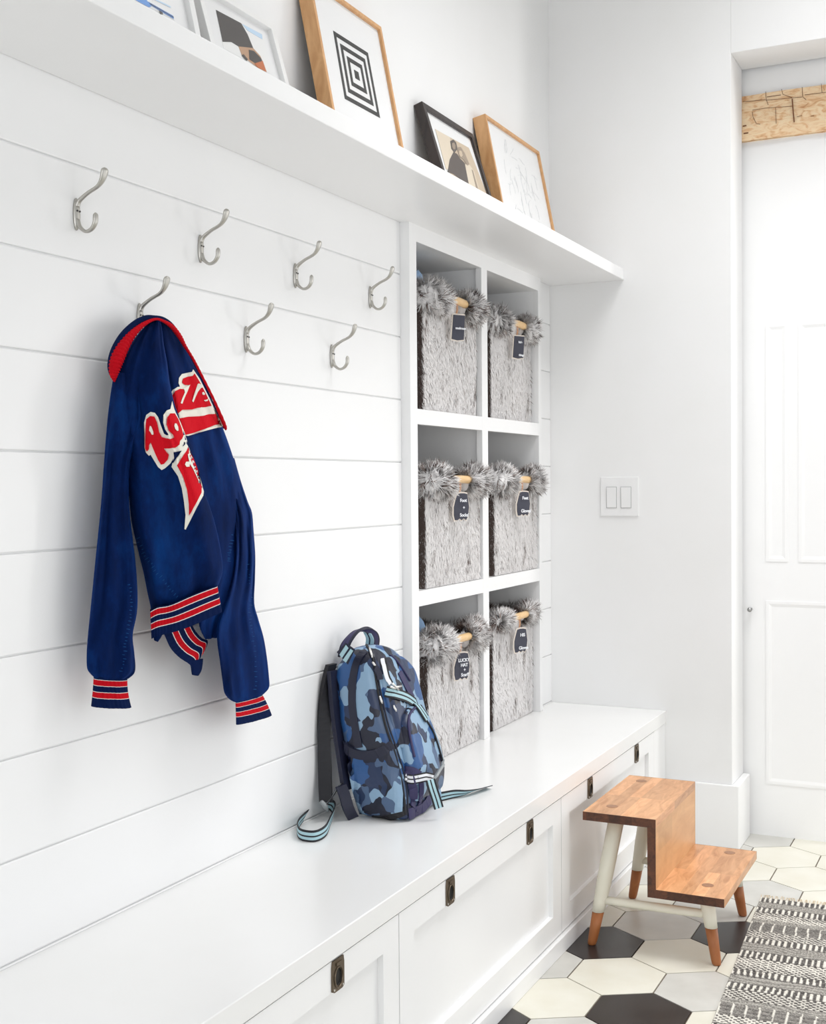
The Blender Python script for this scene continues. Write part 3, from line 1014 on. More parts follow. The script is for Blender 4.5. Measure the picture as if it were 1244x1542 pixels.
# ------------------------------------------------------------------ fur baskets
def basket(seed, loc, label, H=.385, cuff=.033, cuffdrop=.05, tagtext=None, rnd_tag=True, cloth=False, open_front=.055, cuff_z=None, W=.41, D=.33, splay=0., ragged=0., leftroll=1., rightroll=1.):
    """local frame: x out of the cubby (front face at 0), y along the wall (0..W), z up"""
    rg = np.random.RandomState(seed)
    root = empty('fur_storage_basket', loc, label, 'basket', None)
    lx, ly, lz = loc
    Vl = Vector(loc)
    k = MB()
    # canvas shell with a real thickness, open on top
    def ring(ins, z): return [(-ins, ins, z), (-D + ins, ins, z), (-D + ins, W - ins, z), (-ins, W - ins, z)]
    hb = H - .012
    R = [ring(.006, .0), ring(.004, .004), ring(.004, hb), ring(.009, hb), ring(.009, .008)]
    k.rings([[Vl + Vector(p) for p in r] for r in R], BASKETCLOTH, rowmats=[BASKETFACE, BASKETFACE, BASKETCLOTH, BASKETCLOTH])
    body = k.build('canvas_body', root, bevel=.003)
    # cuff: thick rolled tube around the rim, open at the handle
    y0, y1 = W / 2 - open_front, W / 2 + open_front
    cz = H - cuff * .8
    path = [(.004, y1 + .012, cz - .004, .62 * rightroll), (.004, y1 + .04, cz, .95 * rightroll), (.006, W - .05, cz + .006, 1.05 * rightroll), (-.012, W - .016, cz, .95 * rightroll),
            (-D * .5, W - .012, cz - .006, .62), (-D + .03, W - .018, cz - .004, .62), (-D + .02, W / 2, cz - .004, .62), (-D + .03, .018, cz - .004, .62),
            (-D * .5, .012, cz - .006, .66), (-.014, .018, cz, .95 * leftroll), (.006, .05, cz + .006, 1.05 * leftroll), (.004, y0 - .04, cz, .95 * leftroll), (.004, y0 - .012, cz - .004, .62 * leftroll)]
    sp = spline(path, 6)
    rings = []
    for i, q in enumerate(sp):
        a = sp[max(i - 1, 0)]; b = sp[min(i + 1, len(sp) - 1)]
        t = Vector((b[0] - a[0], b[1] - a[1], b[2] - a[2])).normalized()
        nn = Vector((0, 0, 1)); bn = t.cross(nn).normalized()
        rr_ = cuff * q[3] * (1 + .10 * mnoise.noise(Vector((q[0] * 14 + seed, q[1] * 14, 1))))
        rings.append([Vl + Vector(q[:3]) + nn * rr_ * 1.1 * math.cos(2 * PI * s / 12) + bn * rr_ * .85 * math.sin(2 * PI * s / 12) for s in range(12)])
    k = MB(); k.rings(rings, BASKETFACE)
    cuffo = k.build('rolled_cuff', root, smooth=True)
    # fur strands
    V = []; F = []; Cc = []; NV = []
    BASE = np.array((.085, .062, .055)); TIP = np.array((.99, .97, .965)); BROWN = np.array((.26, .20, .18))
    def strand(p, n, d, ln, w, b, t_, curl=.25):
        side = d.cross(n)
        if side.length < 1e-5: side = n.orthogonal()
        side.normalize()
        o = len(V)
        p1 = p + n * ln * .14 + d * ln * .45
        p2 = p + n * ln * (.14 + curl * .2) + d * ln
        p1.z = max(p1.z, Vl.z + .0012); p2.z = max(p2.z, Vl.z + .0006)
        for q, ww in ((p, w), (p1, w * .9)):
            V.append(q - side * ww / 2); V.append(q + side * ww / 2)
        V.append(p2)
        F.append((o, o + 1, o + 3, o + 2)); F.append((o + 2, o + 3, o + 4))
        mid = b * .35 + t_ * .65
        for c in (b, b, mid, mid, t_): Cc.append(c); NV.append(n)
    def face(n, origin, ux, uz, w_, h_, cnt, dark):  # dark share paints the front as lit, the sides as shaded
        n = Vector(n); ux = Vector(ux); uz = Vector(uz); origin = Vector(origin)
        for _ in range(cnt):
            a, b = rg.rand() * w_, rg.rand() * h_
            p = Vl + origin + ux * a + uz * b
            # lay of the pile wanders
            ang = mnoise.noise(Vector((a * 9 + seed * 3, b * 5, n.x))) * .9 + rg.randn() * .22
            d = (-uz * math.cos(ang) + ux * math.sin(ang))
            patch = mnoise.noise(Vector((a * 26 + seed, b * 11, 3 + n.y * 5)))
            edge = min(a, w_ - a) < .006 and True
            ln = .017 + rg.rand() * .012
            q = rg.rand()
            if b < .012: ln *= .6
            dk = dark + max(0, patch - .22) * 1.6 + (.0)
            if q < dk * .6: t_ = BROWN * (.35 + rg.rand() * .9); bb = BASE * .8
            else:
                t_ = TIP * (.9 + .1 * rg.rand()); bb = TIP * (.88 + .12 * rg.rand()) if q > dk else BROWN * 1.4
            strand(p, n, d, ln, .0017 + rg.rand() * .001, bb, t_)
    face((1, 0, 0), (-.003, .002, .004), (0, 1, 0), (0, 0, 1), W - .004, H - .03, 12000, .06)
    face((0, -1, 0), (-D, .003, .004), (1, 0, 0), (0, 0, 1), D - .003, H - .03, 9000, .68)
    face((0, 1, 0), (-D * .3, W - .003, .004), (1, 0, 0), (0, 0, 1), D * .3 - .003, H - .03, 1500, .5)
    # dark vertical parting at the corner
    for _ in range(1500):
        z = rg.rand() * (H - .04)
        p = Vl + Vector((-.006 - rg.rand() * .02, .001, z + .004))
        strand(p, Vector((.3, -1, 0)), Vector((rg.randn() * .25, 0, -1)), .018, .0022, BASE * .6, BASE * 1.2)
    # cuff fur
    nr = len(rings)
    for _ in range(17000):
        i = rg.rand() * (nr - 1.001); i0 = int(i); f = i - i0
        q = np.array(sp[i0]) * (1 - f) + np.array(sp[i0 + 1]) * f
        a = sp[i0]; b = sp[i0 + 1]
        t = Vector((b[0] - a[0], b[1] - a[1], b[2] - a[2])).normalized()
        bn = t.cross(Vector((0, 0, 1))).normalized()
        if q[0] < -D * .75 and rg.rand() < .5: continue
        th = rg.rand() * 2 * PI
        rr_ = cuff * q[3]
        nrm = (Vector((0, 0, 1)) * math.cos(th) + bn * math.sin(th)).normalized()
        p = Vl + Vector(q[:3]) + Vector((0, 0, 1)) * rr_ * 1.1 * math.cos(th) + bn * rr_ * .85 * math.sin(th)
        clump = mnoise.noise(Vector((p.x * 42, p.y * 42, p.z * 42 + seed)))
        cd_ = Vector((mnoise.noise(p * 38), mnoise.noise(p * 38 + Vector((9, 2, 1))), mnoise.noise(p * 38 + Vector((4, 7, 3))))) * 2.0
        d = (cd_ + Vector((rg.randn() * .3, rg.randn() * .3, -.35 + rg.randn() * .3)))
        d = (d - nrm * d.dot(nrm)) * .9 + nrm * .36
        d.normalize()
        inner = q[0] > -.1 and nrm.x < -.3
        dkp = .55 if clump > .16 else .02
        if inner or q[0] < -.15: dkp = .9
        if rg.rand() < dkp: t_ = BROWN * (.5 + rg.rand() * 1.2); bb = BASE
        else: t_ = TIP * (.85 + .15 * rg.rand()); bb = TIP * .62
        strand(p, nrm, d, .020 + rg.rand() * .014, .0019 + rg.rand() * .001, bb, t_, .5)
    me = bpy.data.meshes.new('fur')
    me.from_pydata([tuple(v) for v in V], [], F)
    ca = me.color_attributes.new('Col', 'FLOAT_COLOR', 'POINT')
    cc = np.ones((len(V), 4), np.float32); cc[:, :3] = np.array(Cc)
    ca.data.foreach_set('color', cc.ravel())
    me.materials.append(FUR)
    me.polygons.foreach_set('use_smooth', [True] * len(me.polygons))
    me.normals_split_custom_set_from_vertices([tuple(q.normalized()) for q in NV])
    fo = bpy.data.objects.new('fur', me); COL.objects.link(fo)
    fo.parent = root; fo.matrix_parent_inverse = root.matrix_world.inverted(); fo['kind'] = 'stuff'
    # wooden dowel handle
    k = MB()
    hz = H - cuff * .55
    pts = [Vl + Vector((x, y, z)) for x, y, z in ((.016, y0 - .03, hz - .002), (.024, y0, hz), (.027, W / 2, hz + .001), (.024, y1, hz), (.016, y1 + .03, hz - .002))]
    k.tube(pts, .0125, DOWEL, 14)
    k.build('dowel_handle', root, smooth=True)
    # leather loop and tag
    ty = W / 2 - .018
    k = MB()
    for dy in (-.005, .005):
        k.tube([Vl + Vector((.030, ty + dy, hz - .008)), Vl + Vector((.031, ty + dy * .7, hz - .028)), Vl + Vector((.026, ty + dy * .4, hz - .052))], .0018, LEATHER, 6)
    k.build('leather_loop', root)
    tw, th_ = .058, .082
    zt = hz - .046
    def outline(s):
        if not rnd_tag:
            return [(-.38, 0), (.38, 0), (.40, -.92), (0, -.96), (-.40, -.92)]
        return [(-.33, 0), (-.12, .03), (.12, .03), (.33, 0), (.42, -.25), (.5, -.5), (.47, -.85), (.36, -1.), (.2, -.93), (.05, -1.0), (-.08, -.93), (-.22, -1.0), (-.38, -1.), (-.47, -.8), (-.5, -.5), (-.42, -.25)]
    for nm, sc, xx, m in (('tag_backing', 1.12, .0245, CARD), ('tag', 1., .0265, SLATE)):
        k = MB()
        ol = outline(sc)
        lean = -.006
        fr_ = [Vl + Vector((xx + .012 + lean * -b + a * tw * sc * .5, ty + a * tw * sc * .87, zt + (b * th_ - (.0 if sc == 1 else -.004)) * (1 if sc == 1 else 1.1))) for a, b in ol]
        bk = [p - Vector((.0015, 0, 0)) for p in fr_]
        n = len(ol)
        k.add(fr_ + bk, [tuple(range(n)), tuple(range(n, 2 * n))[::-1]] + [(i, i + n, (i + 1) % n + n, (i + 1) % n) for i in range(n)], m)
        tg = k.build(nm, root)
    if tagtext:
        lines = tagtext.split('|')
        for li, tx in enumerate(lines):
            fz = (.30 + .56 * li / max(1, len(lines) - 1)) if len(lines) > 1 else .55
            cu_ = bpy.data.curves.new('tag_lettering', 'FONT')
            cu_.body = tx
            cu_.size = (.0145 if len(lines) > 2 else .016) if rnd_tag else .0105
            cu_.align_x = 'CENTER'
            cu_.extrude = .0003
            cu_.offset = .0004
            cu_.materials.append(CHALK)
            cu_.space_character = .95
            to = bpy.data.objects.new('tag_lettering', cu_); COL.objects.link(to)
            to.matrix_world = Matrix.Translation(Vl + Vector((.0385 + .0016 + .006 * fz, ty - .001, zt - th_ * fz))) @ Matrix(((.4983, 0, .867, 0), (.867, 0, -.4983, 0), (0, 1, 0, 0), (0, 0, 0, 1)))
            mw = to.matrix_world.copy()
            # real mesh so that it renders like the rest
            dg = bpy.context.evaluated_depsgraph_get()
            bpy.context.view_layer.update()
            me2 = bpy.data.meshes.new_from_object(to.evaluated_get(dg))
            bpy.data.objects.remove(to)
            to = bpy.data.objects.new('tag_lettering', me2); COL.objects.link(to)
            me2.transform(mw)
            to.parent = tg
            to.matrix_parent_inverse = Matrix.Identity(4)
            if tg.parent: to.matrix_parent_inverse = Matrix.Identity(4)
    if cloth:
        k = MB()
        pts = []
        R = []
        for i in range(7):
            t = i / 6
            r = .062 * math.sin(PI * (.12 + .76 * t)) ** .5
            R.append([Vl + Vector((-.115 + r * 1.0 * math.cos(a), (.125 if seed == 1 else .095) + r * math.sin(a) * .9, H - .045 + (.035 if seed == 1 else .01) + .085 * t + .006 * math.sin(3 * a + i))) for a in [2 * PI * s / 20 for s in range(20)]])
        k.rings(R, PALEBLUE)
        c = k.build('folded_cloth', None, smooth=True)
        tag(c, cloth, 'cloth')
    return root

F0 = .016
basket(1, (F0, -1.188, 1.5785), 'grey faux-fur basket in the top left cubby with a square slate tag', H=.372, cuff=.036, tagtext='mudroom', rnd_tag=False,
       cloth='pale blue cloth inside the top left fur basket')
basket(2, (F0 - .012, -.622, 1.5785), 'grey faux-fur basket in the top right cubby with a small slate tag', H=.362, cuff=.030, tagtext='little|things', rnd_tag=False, W=.395)
basket(3, (F0 + .006, -1.192, 1.0355), 'grey faux-fur basket in the middle left cubby, cuff over the divider', H=.352, cuff=.036, tagtext='Foot|+|Socks!', W=.42)
basket(4, (F0 + .006, -.640, 1.0355), 'grey faux-fur basket in the middle right cubby, nearest the light switch', H=.352, cuff=.036, tagtext='Feet|Gloves!', W=.415)
basket(5, (F0, -1.170, HB + .0005), 'grey faux-fur basket in the bottom left cubby behind the backpack', H=.385, cuff=.036, tagtext='LUCKY|HAT|+|Scarf!', W=.395,
       cloth='pale blue cloth inside the bottom left fur basket')
basket(6, (F0 - .010, -.622, HB + .0005), 'grey faux-fur basket in the bottom right cubby with a brown inner rim', H=.395, cuff=.024, tagtext='HIS|Gloves', W=.395, leftroll=.8, rightroll=.9)
# ------------------------------------------------------------------ jacket
def loftrows(rows, n=5, seg=40):
    """rows: (uL, vL, uR, vR, xL, xR, half thickness). Each is one slanted cross-section."""
    P = spline(rows, n)
    out = []
    for q in P:
        A = at(q[0], q[1], 0, q[4]); B = at(q[2], q[3], 0, q[5])
        out.append((A, B, q[6]))
    return out

def loft(mb, rows, m, n=5, seg=44, folds=None, seed=0, rowmat=None, power=.8):
    L = loftrows(rows, n)
    rings = []
    for i, (A, B, b) in enumerate(L):
        c = (A + B) / 2; a = (B - A) / 2
        perp = Vector((CAM.x - c.x, CAM.y - c.y, 0)).normalized()
        ring = []
        for s in range(seg):
            th = 2 * PI * s / seg
            ct, sn = math.cos(th), math.sin(th)
            ct2 = math.copysign(abs(ct) ** power, ct); sn2 = math.copysign(abs(sn) ** power, sn)
            bb = b * sn2
            if folds and sn > 0:
                t = i / (len(L) - 1)
                bb += folds(ct2, t, sn) * b
            p = c + a * ct2 + perp * bb
            ring.append(p)
        rings.append(ring)
    mb.rings(rings, m, rowmats=rowmat)
    return rings

def fold(seed, amp=.35, freq=6, tilt=2.):
    def f(x, t, s):
        v = mnoise.noise(Vector((x * freq * .5 + t * tilt, t * 2.2 + seed, seed * 1.7)))
        v2 = mnoise.noise(Vector((x * freq * 1.4 - t * tilt * 1.5, t * 6 + seed, seed * 3.1)))
        return (v * amp + v2 * amp * .35) * min(1, s * 1.6)
    return f

jk = empty('varsity_jacket', tuple(at(225, 480, 0, .05)), 'royal blue corduroy jacket with red lettering and striped cuffs hanging on a hook', 'jacket')
# sleeve on the left
k = MB()
ra = loft(k, [(172, 560, 205, 566, .045, .075, .014), (167, 590, 212, 600, .042, .09, .024), (162, 630, 214, 640, .042, .095, .032), (157, 690, 196, 695, .042, .085, .030),
         (152, 760, 195, 765, .042, .085, .031), (143, 850, 205, 855, .042, .088, .034), (136, 920, 207, 915, .042, .092, .034), (132, 960, 200, 955, .042, .09, .033),
         (130.5, 985, 202, 980, .042, .092, .034), (131, 1005, 204, 1003, .042, .092, .034), (135, 1013, 202, 1014, .045, .09, .030), (141, 1019, 194, 1021, .05, .086, .024)],
     BLUE, folds=fold(1, .7, 6))
k.build('left_sleeve', jk, smooth=True)
# body, front half
k = MB()
bodyrows = [(229, 481, 241, 482, .055, .075, .012), (214, 496, 244, 496, .05, .09, .02), (197, 518, 247, 520, .045, .105, .028), (183, 545, 252, 547, .045, .115, .034),
            (175, 575, 256, 578, .045, .125, .040), (168, 608, 264, 612, .045, .135, .044), (170, 640, 276, 648, .05, .142, .045), (182, 680, 290, 692, .06, .150, .044), (190, 712, 300, 722, .065, .155, .044),
            (194, 745, 312, 752, .068, .158, .045), (198, 785, 323, 785, .068, .16, .046), (207, 825, 331, 820, .068, .16, .046), (216, 862, 335, 848, .068, .16, .046),
            (222, 892, 335, 862, .066, .156, .042), (226, 910, 331, 876, .064, .15, .036), (227, 917, 327, 883, .064, .146, .033)]
loft(k, bodyrows, BLUE, folds=fold(5, .62, 5, 1.), seg=56)
BODY = k.build('body_front', jk, smooth=True)
# body, turned away half
k = MB()
loft(k, [(236, 482, 249, 480, .055, .06, .008), (236, 505, 269, 502, .06, .06, .016), (240, 533, 283, 530, .07, .06, .02), (246, 575, 303, 572, .08, .062, .024),
         (252, 612, 320, 609, .085, .064, .026), (260, 655, 337, 648, .09, .066, .03), (268, 692, 351, 688, .095, .07, .032), (276, 725, 360, 720, .098, .072, .034), (282, 765, 366, 762, .1, .075, .034),
         (290, 800, 364, 800, .1, .078, .034), (298, 835, 359, 835, .1, .08, .034), (302, 872, 354, 872, .1, .08, .033), (302, 915, 346, 915, .1, .08, .030),
         (300, 942, 338, 940, .096, .082, .026), (309, 962, 330, 958, .092, .084, .018)], BLUE, folds=fold(9, .7, 5, 3.), seg=48)
BACK = k.build('body_back', jk, smooth=True)
# sleeve on the right
k = MB()
loft(k, [(338, 688, 353, 690, .08, .064, .010), (340, 720, 362, 722, .085, .062, .02), (344, 750, 373, 755, .088, .06, .026), (351, 775, 379.5, 772, .09, .058, .03), (353, 800, 382, 800, .092, .057, .033),
         (353, 835, 384.5, 836, .092, .056, .034), (348, 872, 384, 872, .094, .056, .036), (337, 912, 383, 908, .1, .056, .038), (328, 940, 389, 932, .105, .056, .040), (327, 965, 397, 960, .108, .056, .040),
         (331, 995, 402, 990, .108, .056, .038), (335, 1025, 405, 1018, .106, .056, .036), (338, 1043, 405.5, 1034, .104, .058, .033), (346, 1053, 399, 1043, .1, .06, .026), (354, 1056, 394, 1047, .098, .064, .020)],
     BLUE, folds=fold(13, .75, 6, 2.), seg=44)
SLV = k.build('right_sleeve', jk, smooth=True)

# striped rib knits
STR = [(.10, NAVYKNIT), (.02, WHITEKNIT), (.20, REDKNIT), (.02, WHITEKNIT), (.21, NAVYKNIT), (.02, WHITEKNIT), (.20, REDKNIT), (.02, WHITEKNIT), (.33, NAVYKNIT)]
def knit(name, r0, rmid, r1, parent, seg=56, rib=.05, stripes=STR, seed=1):
    """band between cross-section rows, stripes run around it"""
    cuts = [0]
    for f, _ in stripes: cuts.append(cuts[-1] + f)
    cuts = [c / cuts[-1] for c in cuts]
    k = MB()
    rows = []
    ms = []
    ts = []
    for i, (f, m) in enumerate(stripes):
        a, b = cuts[i], cuts[i + 1]
        sub = 4 if f > .1 else 1
        for s in range(sub):
            ts.append(a + (b - a) * s / sub); ms.append(m)
    ts.append(1.)
    R0, R1, R2 = [np.array(r, float) for r in (r0, rmid, r1)]
    rings = []
    for t in ts:
        q = R0 * (1 - t) * (1 - 2 * t) + R1 * 4 * t * (1 - t) + R2 * t * (2 * t - 1)
        A = at(q[0], q[1], 0, q[4]); B = at(q[2], q[3], 0, q[5])
        c = (A + B) / 2; a = (B - A) / 2
        perp = Vector((CAM.x - c.x, CAM.y - c.y, 0)).normalized()
        ring = []
        for s in range(seg):
            th = 2 * PI * s / seg
            ct, sn = math.cos(th), math.sin(th)
            ripple = 1 + rib * math.sin(s * PI) + rib * (1 if s % 2 else -1) * .8 * abs(sn)
            w2 = .18 * mnoise.noise(Vector((ct * 2.5, sn, t * 1.2 + seed)))
            bend = Vector((0, 0, 1)) * (q[7] if len(q) > 7 else 0) * sn
            ring.append(c + a * ct + perp * q[6] * sn * (ripple + w2) + bend)
        rings.append(ring)
    k.rings(rings, NAVYKNIT, rowmats=ms)
    return k.build(name, parent, smooth=False)
knit('striped_cuff', (141, 1017, 192, 1020, .05, .086, .021), (139.5, 1040, 193, 1042, .05, .088, .021), (137, 1063, 198, 1065, .05, .09, .022), jk)
knit('striped_cuff', (354.5, 1055, 394, 1044, .096, .066, .018), (355, 1072, 402.5, 1060, .096, .062, .019), (355.5, 1091, 409.5, 1077, .096, .06, .02), jk)

def sheetband(name, outer, inner, xs, parent, stripes, th=.010, n=8, seed=2):
    """outer / inner: matching px polylines, xs: distance from the wall; curved knit sheet with thickness"""
    O = spline([(u, v, x) for (u, v), x in zip(outer, xs)], n)
    I = spline([(u, v, x) for (u, v), x in zip(inner, xs)], n)
    k = MB()
    cuts = [0]
    for f, _ in stripes: cuts.append(cuts[-1] + f)
    for j, (f, m) in enumerate(stripes):
        rings = []
        for i, (o_, i_) in enumerate(zip(O, I)):
            a = at(o_[0], o_[1], 0, o_[2]); b = at(i_[0], i_[1], 0, i_[2])
            p = a + (b - a) * cuts[j] / cuts[-1]; q = a + (b - a) * cuts[j + 1] / cuts[-1]
            d = (CAM - (a + b) / 2); d.z = 0; d.normalize()
            rp = .0012 if i % 2 else 0
            rings.append([p - d * th, q - d * th, q + d * rp, p + d * rp])
        k.rings(rings, m)
    return k.build(name, parent)
# waistband wrapped round the front
HEM = [(.04, NAVYKNIT), (.03, WHITEKNIT), (.21, REDKNIT), (.03, WHITEKNIT), (.20, NAVYKNIT), (.03, WHITEKNIT), (.21, REDKNIT), (.03, WHITEKNIT), (.34, NAVYKNIT)]
sheetband('waistband', [(226, 920), (237, 914), (252, 911.5), (265, 907), (285, 898), (305, 890), (327, 882)],
          [(228, 962), (238, 958), (252, 954), (268, 950), (290, 942), (312, 932), (334, 922)], [.098, .108, .118, .130, .144, .156, .165], jk, HEM, th=.030, n=6)
E2 = [(.30, NAVYKNIT), (.03, WHITEKNIT), (.21, REDKNIT), (.03, WHITEKNIT), (.22, NAVYKNIT), (.03, WHITEKNIT), (.21, REDKNIT), (.02, WHITEKNIT), (.10, NAVYKNIT)]
sheetband('waistband', [(240, 940), (248, 957), (257, 976), (270, 990), (286, 1001), (289, 1010)], [(285, 925), (289, 940), (296, 953), (305, 962), (313, 966), (309, 980)],
          [.085, .085, .085, .085, .086, .086], jk, E2, th=.008, n=6)
k = MB()
loft(k, [(284, 995, 306, 992, .082, .088, .006), (287, 1003, 305, 1003, .082, .088, .008), (288, 1011, 303, 1011, .082, .088, .008), (289, 1016, 299, 1017.5, .084, .088, .005)], NAVYKNIT, n=3, seg=16)
k.build('waistband_end', jk, smooth=True)
k = MB()
loft(k, [(229, 945, 246, 945, .078, .09, .008), (231, 957, 244, 957, .078, .09, .008), (232, 964, 238, 966.5, .08, .086, .005)], BLUE, n=3, seg=16)
k.build('waistband_end', jk, smooth=True)

# collar: navy outside, red rib inside
def pxtube(mb, pts, m, seg=12, n=5, squash=None):
    """pts: (u, v, X, radius)"""
    P = spline(pts, n)
    W_ = [at(q[0], q[1], 0, q[2]) for q in P]
    mb.tube(W_, [q[3] for q in P], m, seg)
k = MB()
pxtube(k, [(169, 568, .050, .003), (168, 553, .052, .008), (173, 532, .055, .010), (186, 508, .058, .010), (203, 490, .062, .009), (219, 481, .067, .008), (232, 480, .072, .007), (246, 482, .075, .006), (262, 493, .070, .0035),
           (278, 521, .066, .0022), (298, 560, .066, .0018), (318, 601, .066, .0018), (337, 645, .066, .0015)], NAVYKNIT)
k.build('collar', jk, smooth=True)
k = MB()
P = spline([(172.5, 575, .058, .0015, .0), (171.5, 562, .062, .009, 0), (175.5, 544, .066, .0125, 0), (184, 525, .068, .0115, 0), (196, 507, .070, .0085, 0), (210, 493, .074, .0055, 0), (224, 484, .080, .0035, 0), (236, 480.5, .084, .0025, 0),
            (247, 484, .086, .003, 0), (259, 492, .085, .0048, 0), (270, 506, .083, .0050, 0), (279, 522, .081, .0036, 0), (291, 541, .092, .0028, 0), (302, 562, .094, .0026, 0), (322, 602, .096, .0028, 0), (338, 640, .096, .0040, 0), (340, 648, .095, .001, 0)], 8)
pts = [at(q[0], q[1], 0, q[2]) for q in P]
rs = [q[3] * (1 + (.10 if i % 2 else -.10)) for i, q in enumerate(P)]
k.tube(pts, rs, REDKNIT, 12)
k.build('collar_ribbing', jk, smooth=False)

def bvh(objs):
    V = []; F = []
    for o in objs:
        off = len(V)
        V += [v.co.copy() for v in o.data.vertices]
        F += [tuple(i + off for i in p.vertices) for p in o.data.polygons]
    return BVHTree.FromPolygons(V, F)

def drape(name, polys, tree, m, off, parent, step=2.4, th=.0022, holes=()):
    """felt patch cut to a px outline and laid on the surface it meets"""
    k = MB()
    for poly in polys:
        us = [p[0] for p in poly]; vs = [p[1] for p in poly]
        pts = [Vector(p) for p in poly]
        n = len(pts)
        edges = [(i, (i + 1) % n) for i in range(n)]
        u = min(us) + step / 2
        def inside(x, y, pl):
            c = False
            for i in range(len(pl)):
                x1, y1 = pl[i - 1]; x2, y2 = pl[i]
                if (y1 > y) != (y2 > y) and x < (x2 - x1) * (y - y1) / (y2 - y1) + x1: c = not c
            return c
        while u < max(us):
            v = min(vs) + step / 2
            while v < max(vs):
                if inside(u, v, poly): pts.append(Vector((u, v)))
                v += step
            u += step
        ov, oe, of, *_ = delaunay_2d_cdt(pts, edges, [], 1, 1e-4)
        top = []
        for p in ov:
            d = ray(p.x, p.y).normalized()
            h = tree.ray_cast(CAM, d)
            if h[0] is None:
                q = at(p.x, p.y, 0, .09)
                nr = tree.find_nearest(q)[0]
                top.append(CAM + d * (nr - CAM).dot(d) - d * off)
            else:
                top.append(h[0] - d * off)
        bot = [q + (q - CAM).normalized() * (off * .9 + .0005) for q in top]
        cnt = {}
        for f in of:
            for i in range(len(f)):
                a, b = f[i], f[(i + 1) % len(f)]
                cnt[(a, b)] = cnt.get((a, b), 0) + 1
        fs = [tuple(f) for f in of]
        nn = len(top)
        for (a, b) in list(cnt):
            if (b, a) not in cnt: fs.append((a, a + nn, b + nn, b))
        k.add(top + bot, fs, m)
    return k.build(name, parent)
TB = bvh([BODY]); TC = bvh([BACK])
def Y(x, y): return (200 + x * .1621, 560 + y * .1621)
crm = [[Y(*p) for p in pl] for pl in (
    [(105, 470), (125, 400), (165, 372), (205, 380), (235, 420), (262, 500), (290, 575), (318, 590), (333, 582), (300, 535), (282, 470), (285, 400), (315, 358), (350, 345), (366, 270), (384, 340), (405, 390), (440, 460), (480, 560), (505, 640),
     (515, 690), (470, 770), (405, 850), (360, 882), (385, 775), (375, 748), (380, 800), (350, 850), (300, 895), (268, 912), (235, 885), (165, 770), (150, 780), (122, 750), (108, 700)],
    [(358, 880), (440, 760), (500, 668), (520, 700), (600, 900), (645, 1050), (660, 1110), (655, 1150), (600, 1250), (540, 1370), (492, 1465), (480, 1460), (490, 1330), (475, 1200), (455, 1080), (420, 970)])]
drape('lettering_border', crm, TB, CREAMFELT, .0035, jk)
red = [[Y(*p) for p in pl] for pl in (
    [(118, 500), (125, 440), (160, 410), (200, 415), (225, 470), (245, 560), (268, 605), (310, 618), (360, 622), (383, 610), (375, 585), (335, 545), (315, 490), (322, 420), (350, 385), (392, 385), (425, 440), (455, 520), (472, 590),
     (460, 620), (440, 640), (435, 675), (395, 705), (340, 712), (290, 712), (312, 745), (335, 770), (325, 815), (290, 855), (262, 862), (235, 820), (195, 730), (165, 655), (152, 680), (150, 720), (132, 740), (116, 715)],
    [(410, 870), (515, 700), (560, 790), (610, 920), (640, 1060), (640, 1120), (600, 1200), (545, 1300), (522, 1335), (520, 1230), (505, 1100), (470, 980)])]
drape('lettering', red, TB, REDFELT, .0062, jk)
crm2 = [[Y(*p) for p in pl] for pl in ([(160, 500), (172, 508), (190, 555), (192, 582), (178, 585), (165, 562), (152, 545), (155, 515)], [(392, 478), (408, 480), (422, 510), (425, 545), (412, 548), (395, 530), (386, 500)],
    [(485, 860), (495, 835), (525, 832), (515, 790), (512, 765), (535, 752), (540, 770), (527, 775), (540, 820), (605, 930), (602, 955), (625, 1020), (618, 1028), (600, 985), (560, 900), (530, 855), (528, 880), (500, 882)],
    )]
drape('lettering_detail', crm2, TB, CREAMFELT, .0088, jk, step=2.4)
navy2 = [[Y(*p) for p in [(480, 650), (489, 655), (488, 672), (470, 690), (466, 684), (478, 670)]], [Y(*p) for p in [(378, 748), (440, 735), (455, 732), (392, 822), (372, 850), (368, 842), (384, 800)]]]
drape('lettering_gap', navy2, TB, NAVYKNIT, .0064, jk, step=2.4)
def Q(x, y): return (240 + x * .1447, 540 + y * .1447)
crm3 = [[Q(*p) for p in pl] for pl in (
    [(118, 360), (140, 325), (190, 295), (215, 292), (200, 255), (205, 200), (235, 160), (290, 148), (340, 138), (352, 110), (420, 210), (500, 370), (560, 500), (640, 650), (662, 700), (650, 712), (560, 730), (450, 760), (300, 805), (272, 800), (230, 690), (190, 560), (135, 440)],)]
drape('lettering_border', crm3, TC, CREAMFELT, .0035, jk)
red3 = [[Q(*p) for p in pl] for pl in (
    [(238, 235), (248, 207), (290, 190), (348, 180), (368, 154), (420, 240), (480, 355), (545, 490), (480, 505), (400, 512), (340, 530), (240, 532), (195, 572), (165, 500), (134, 385), (165, 338), (215, 314), (258, 318), (318, 274), (268, 275), (240, 256)],
    [(205, 622), (300, 605), (420, 600), (520, 578), (585, 575), (620, 640), (648, 680), (580, 690), (480, 730), (350, 775), (270, 795), (235, 720)])]
drape('lettering', red3, TC, REDFELT, .0062, jk)
crm4 = [[Q(*p) for p in pl] for pl in ([(250, 312), (322, 270), (292, 345), (264, 405), (240, 470), (222, 463), (240, 412), (266, 352), (262, 326)], [(342, 442), (355, 454), (376, 402), (402, 345), (434, 305), (456, 300), (444, 275), (412, 258), (398, 268), (372, 345)],
    [(445, 355), (460, 345), (478, 365), (470, 378), (450, 375)], [(462, 432), (490, 428), (508, 415), (505, 440), (480, 446)])]
drape('lettering_detail', crm4, TC, CREAMFELT, .0088, jk, step=2.4)

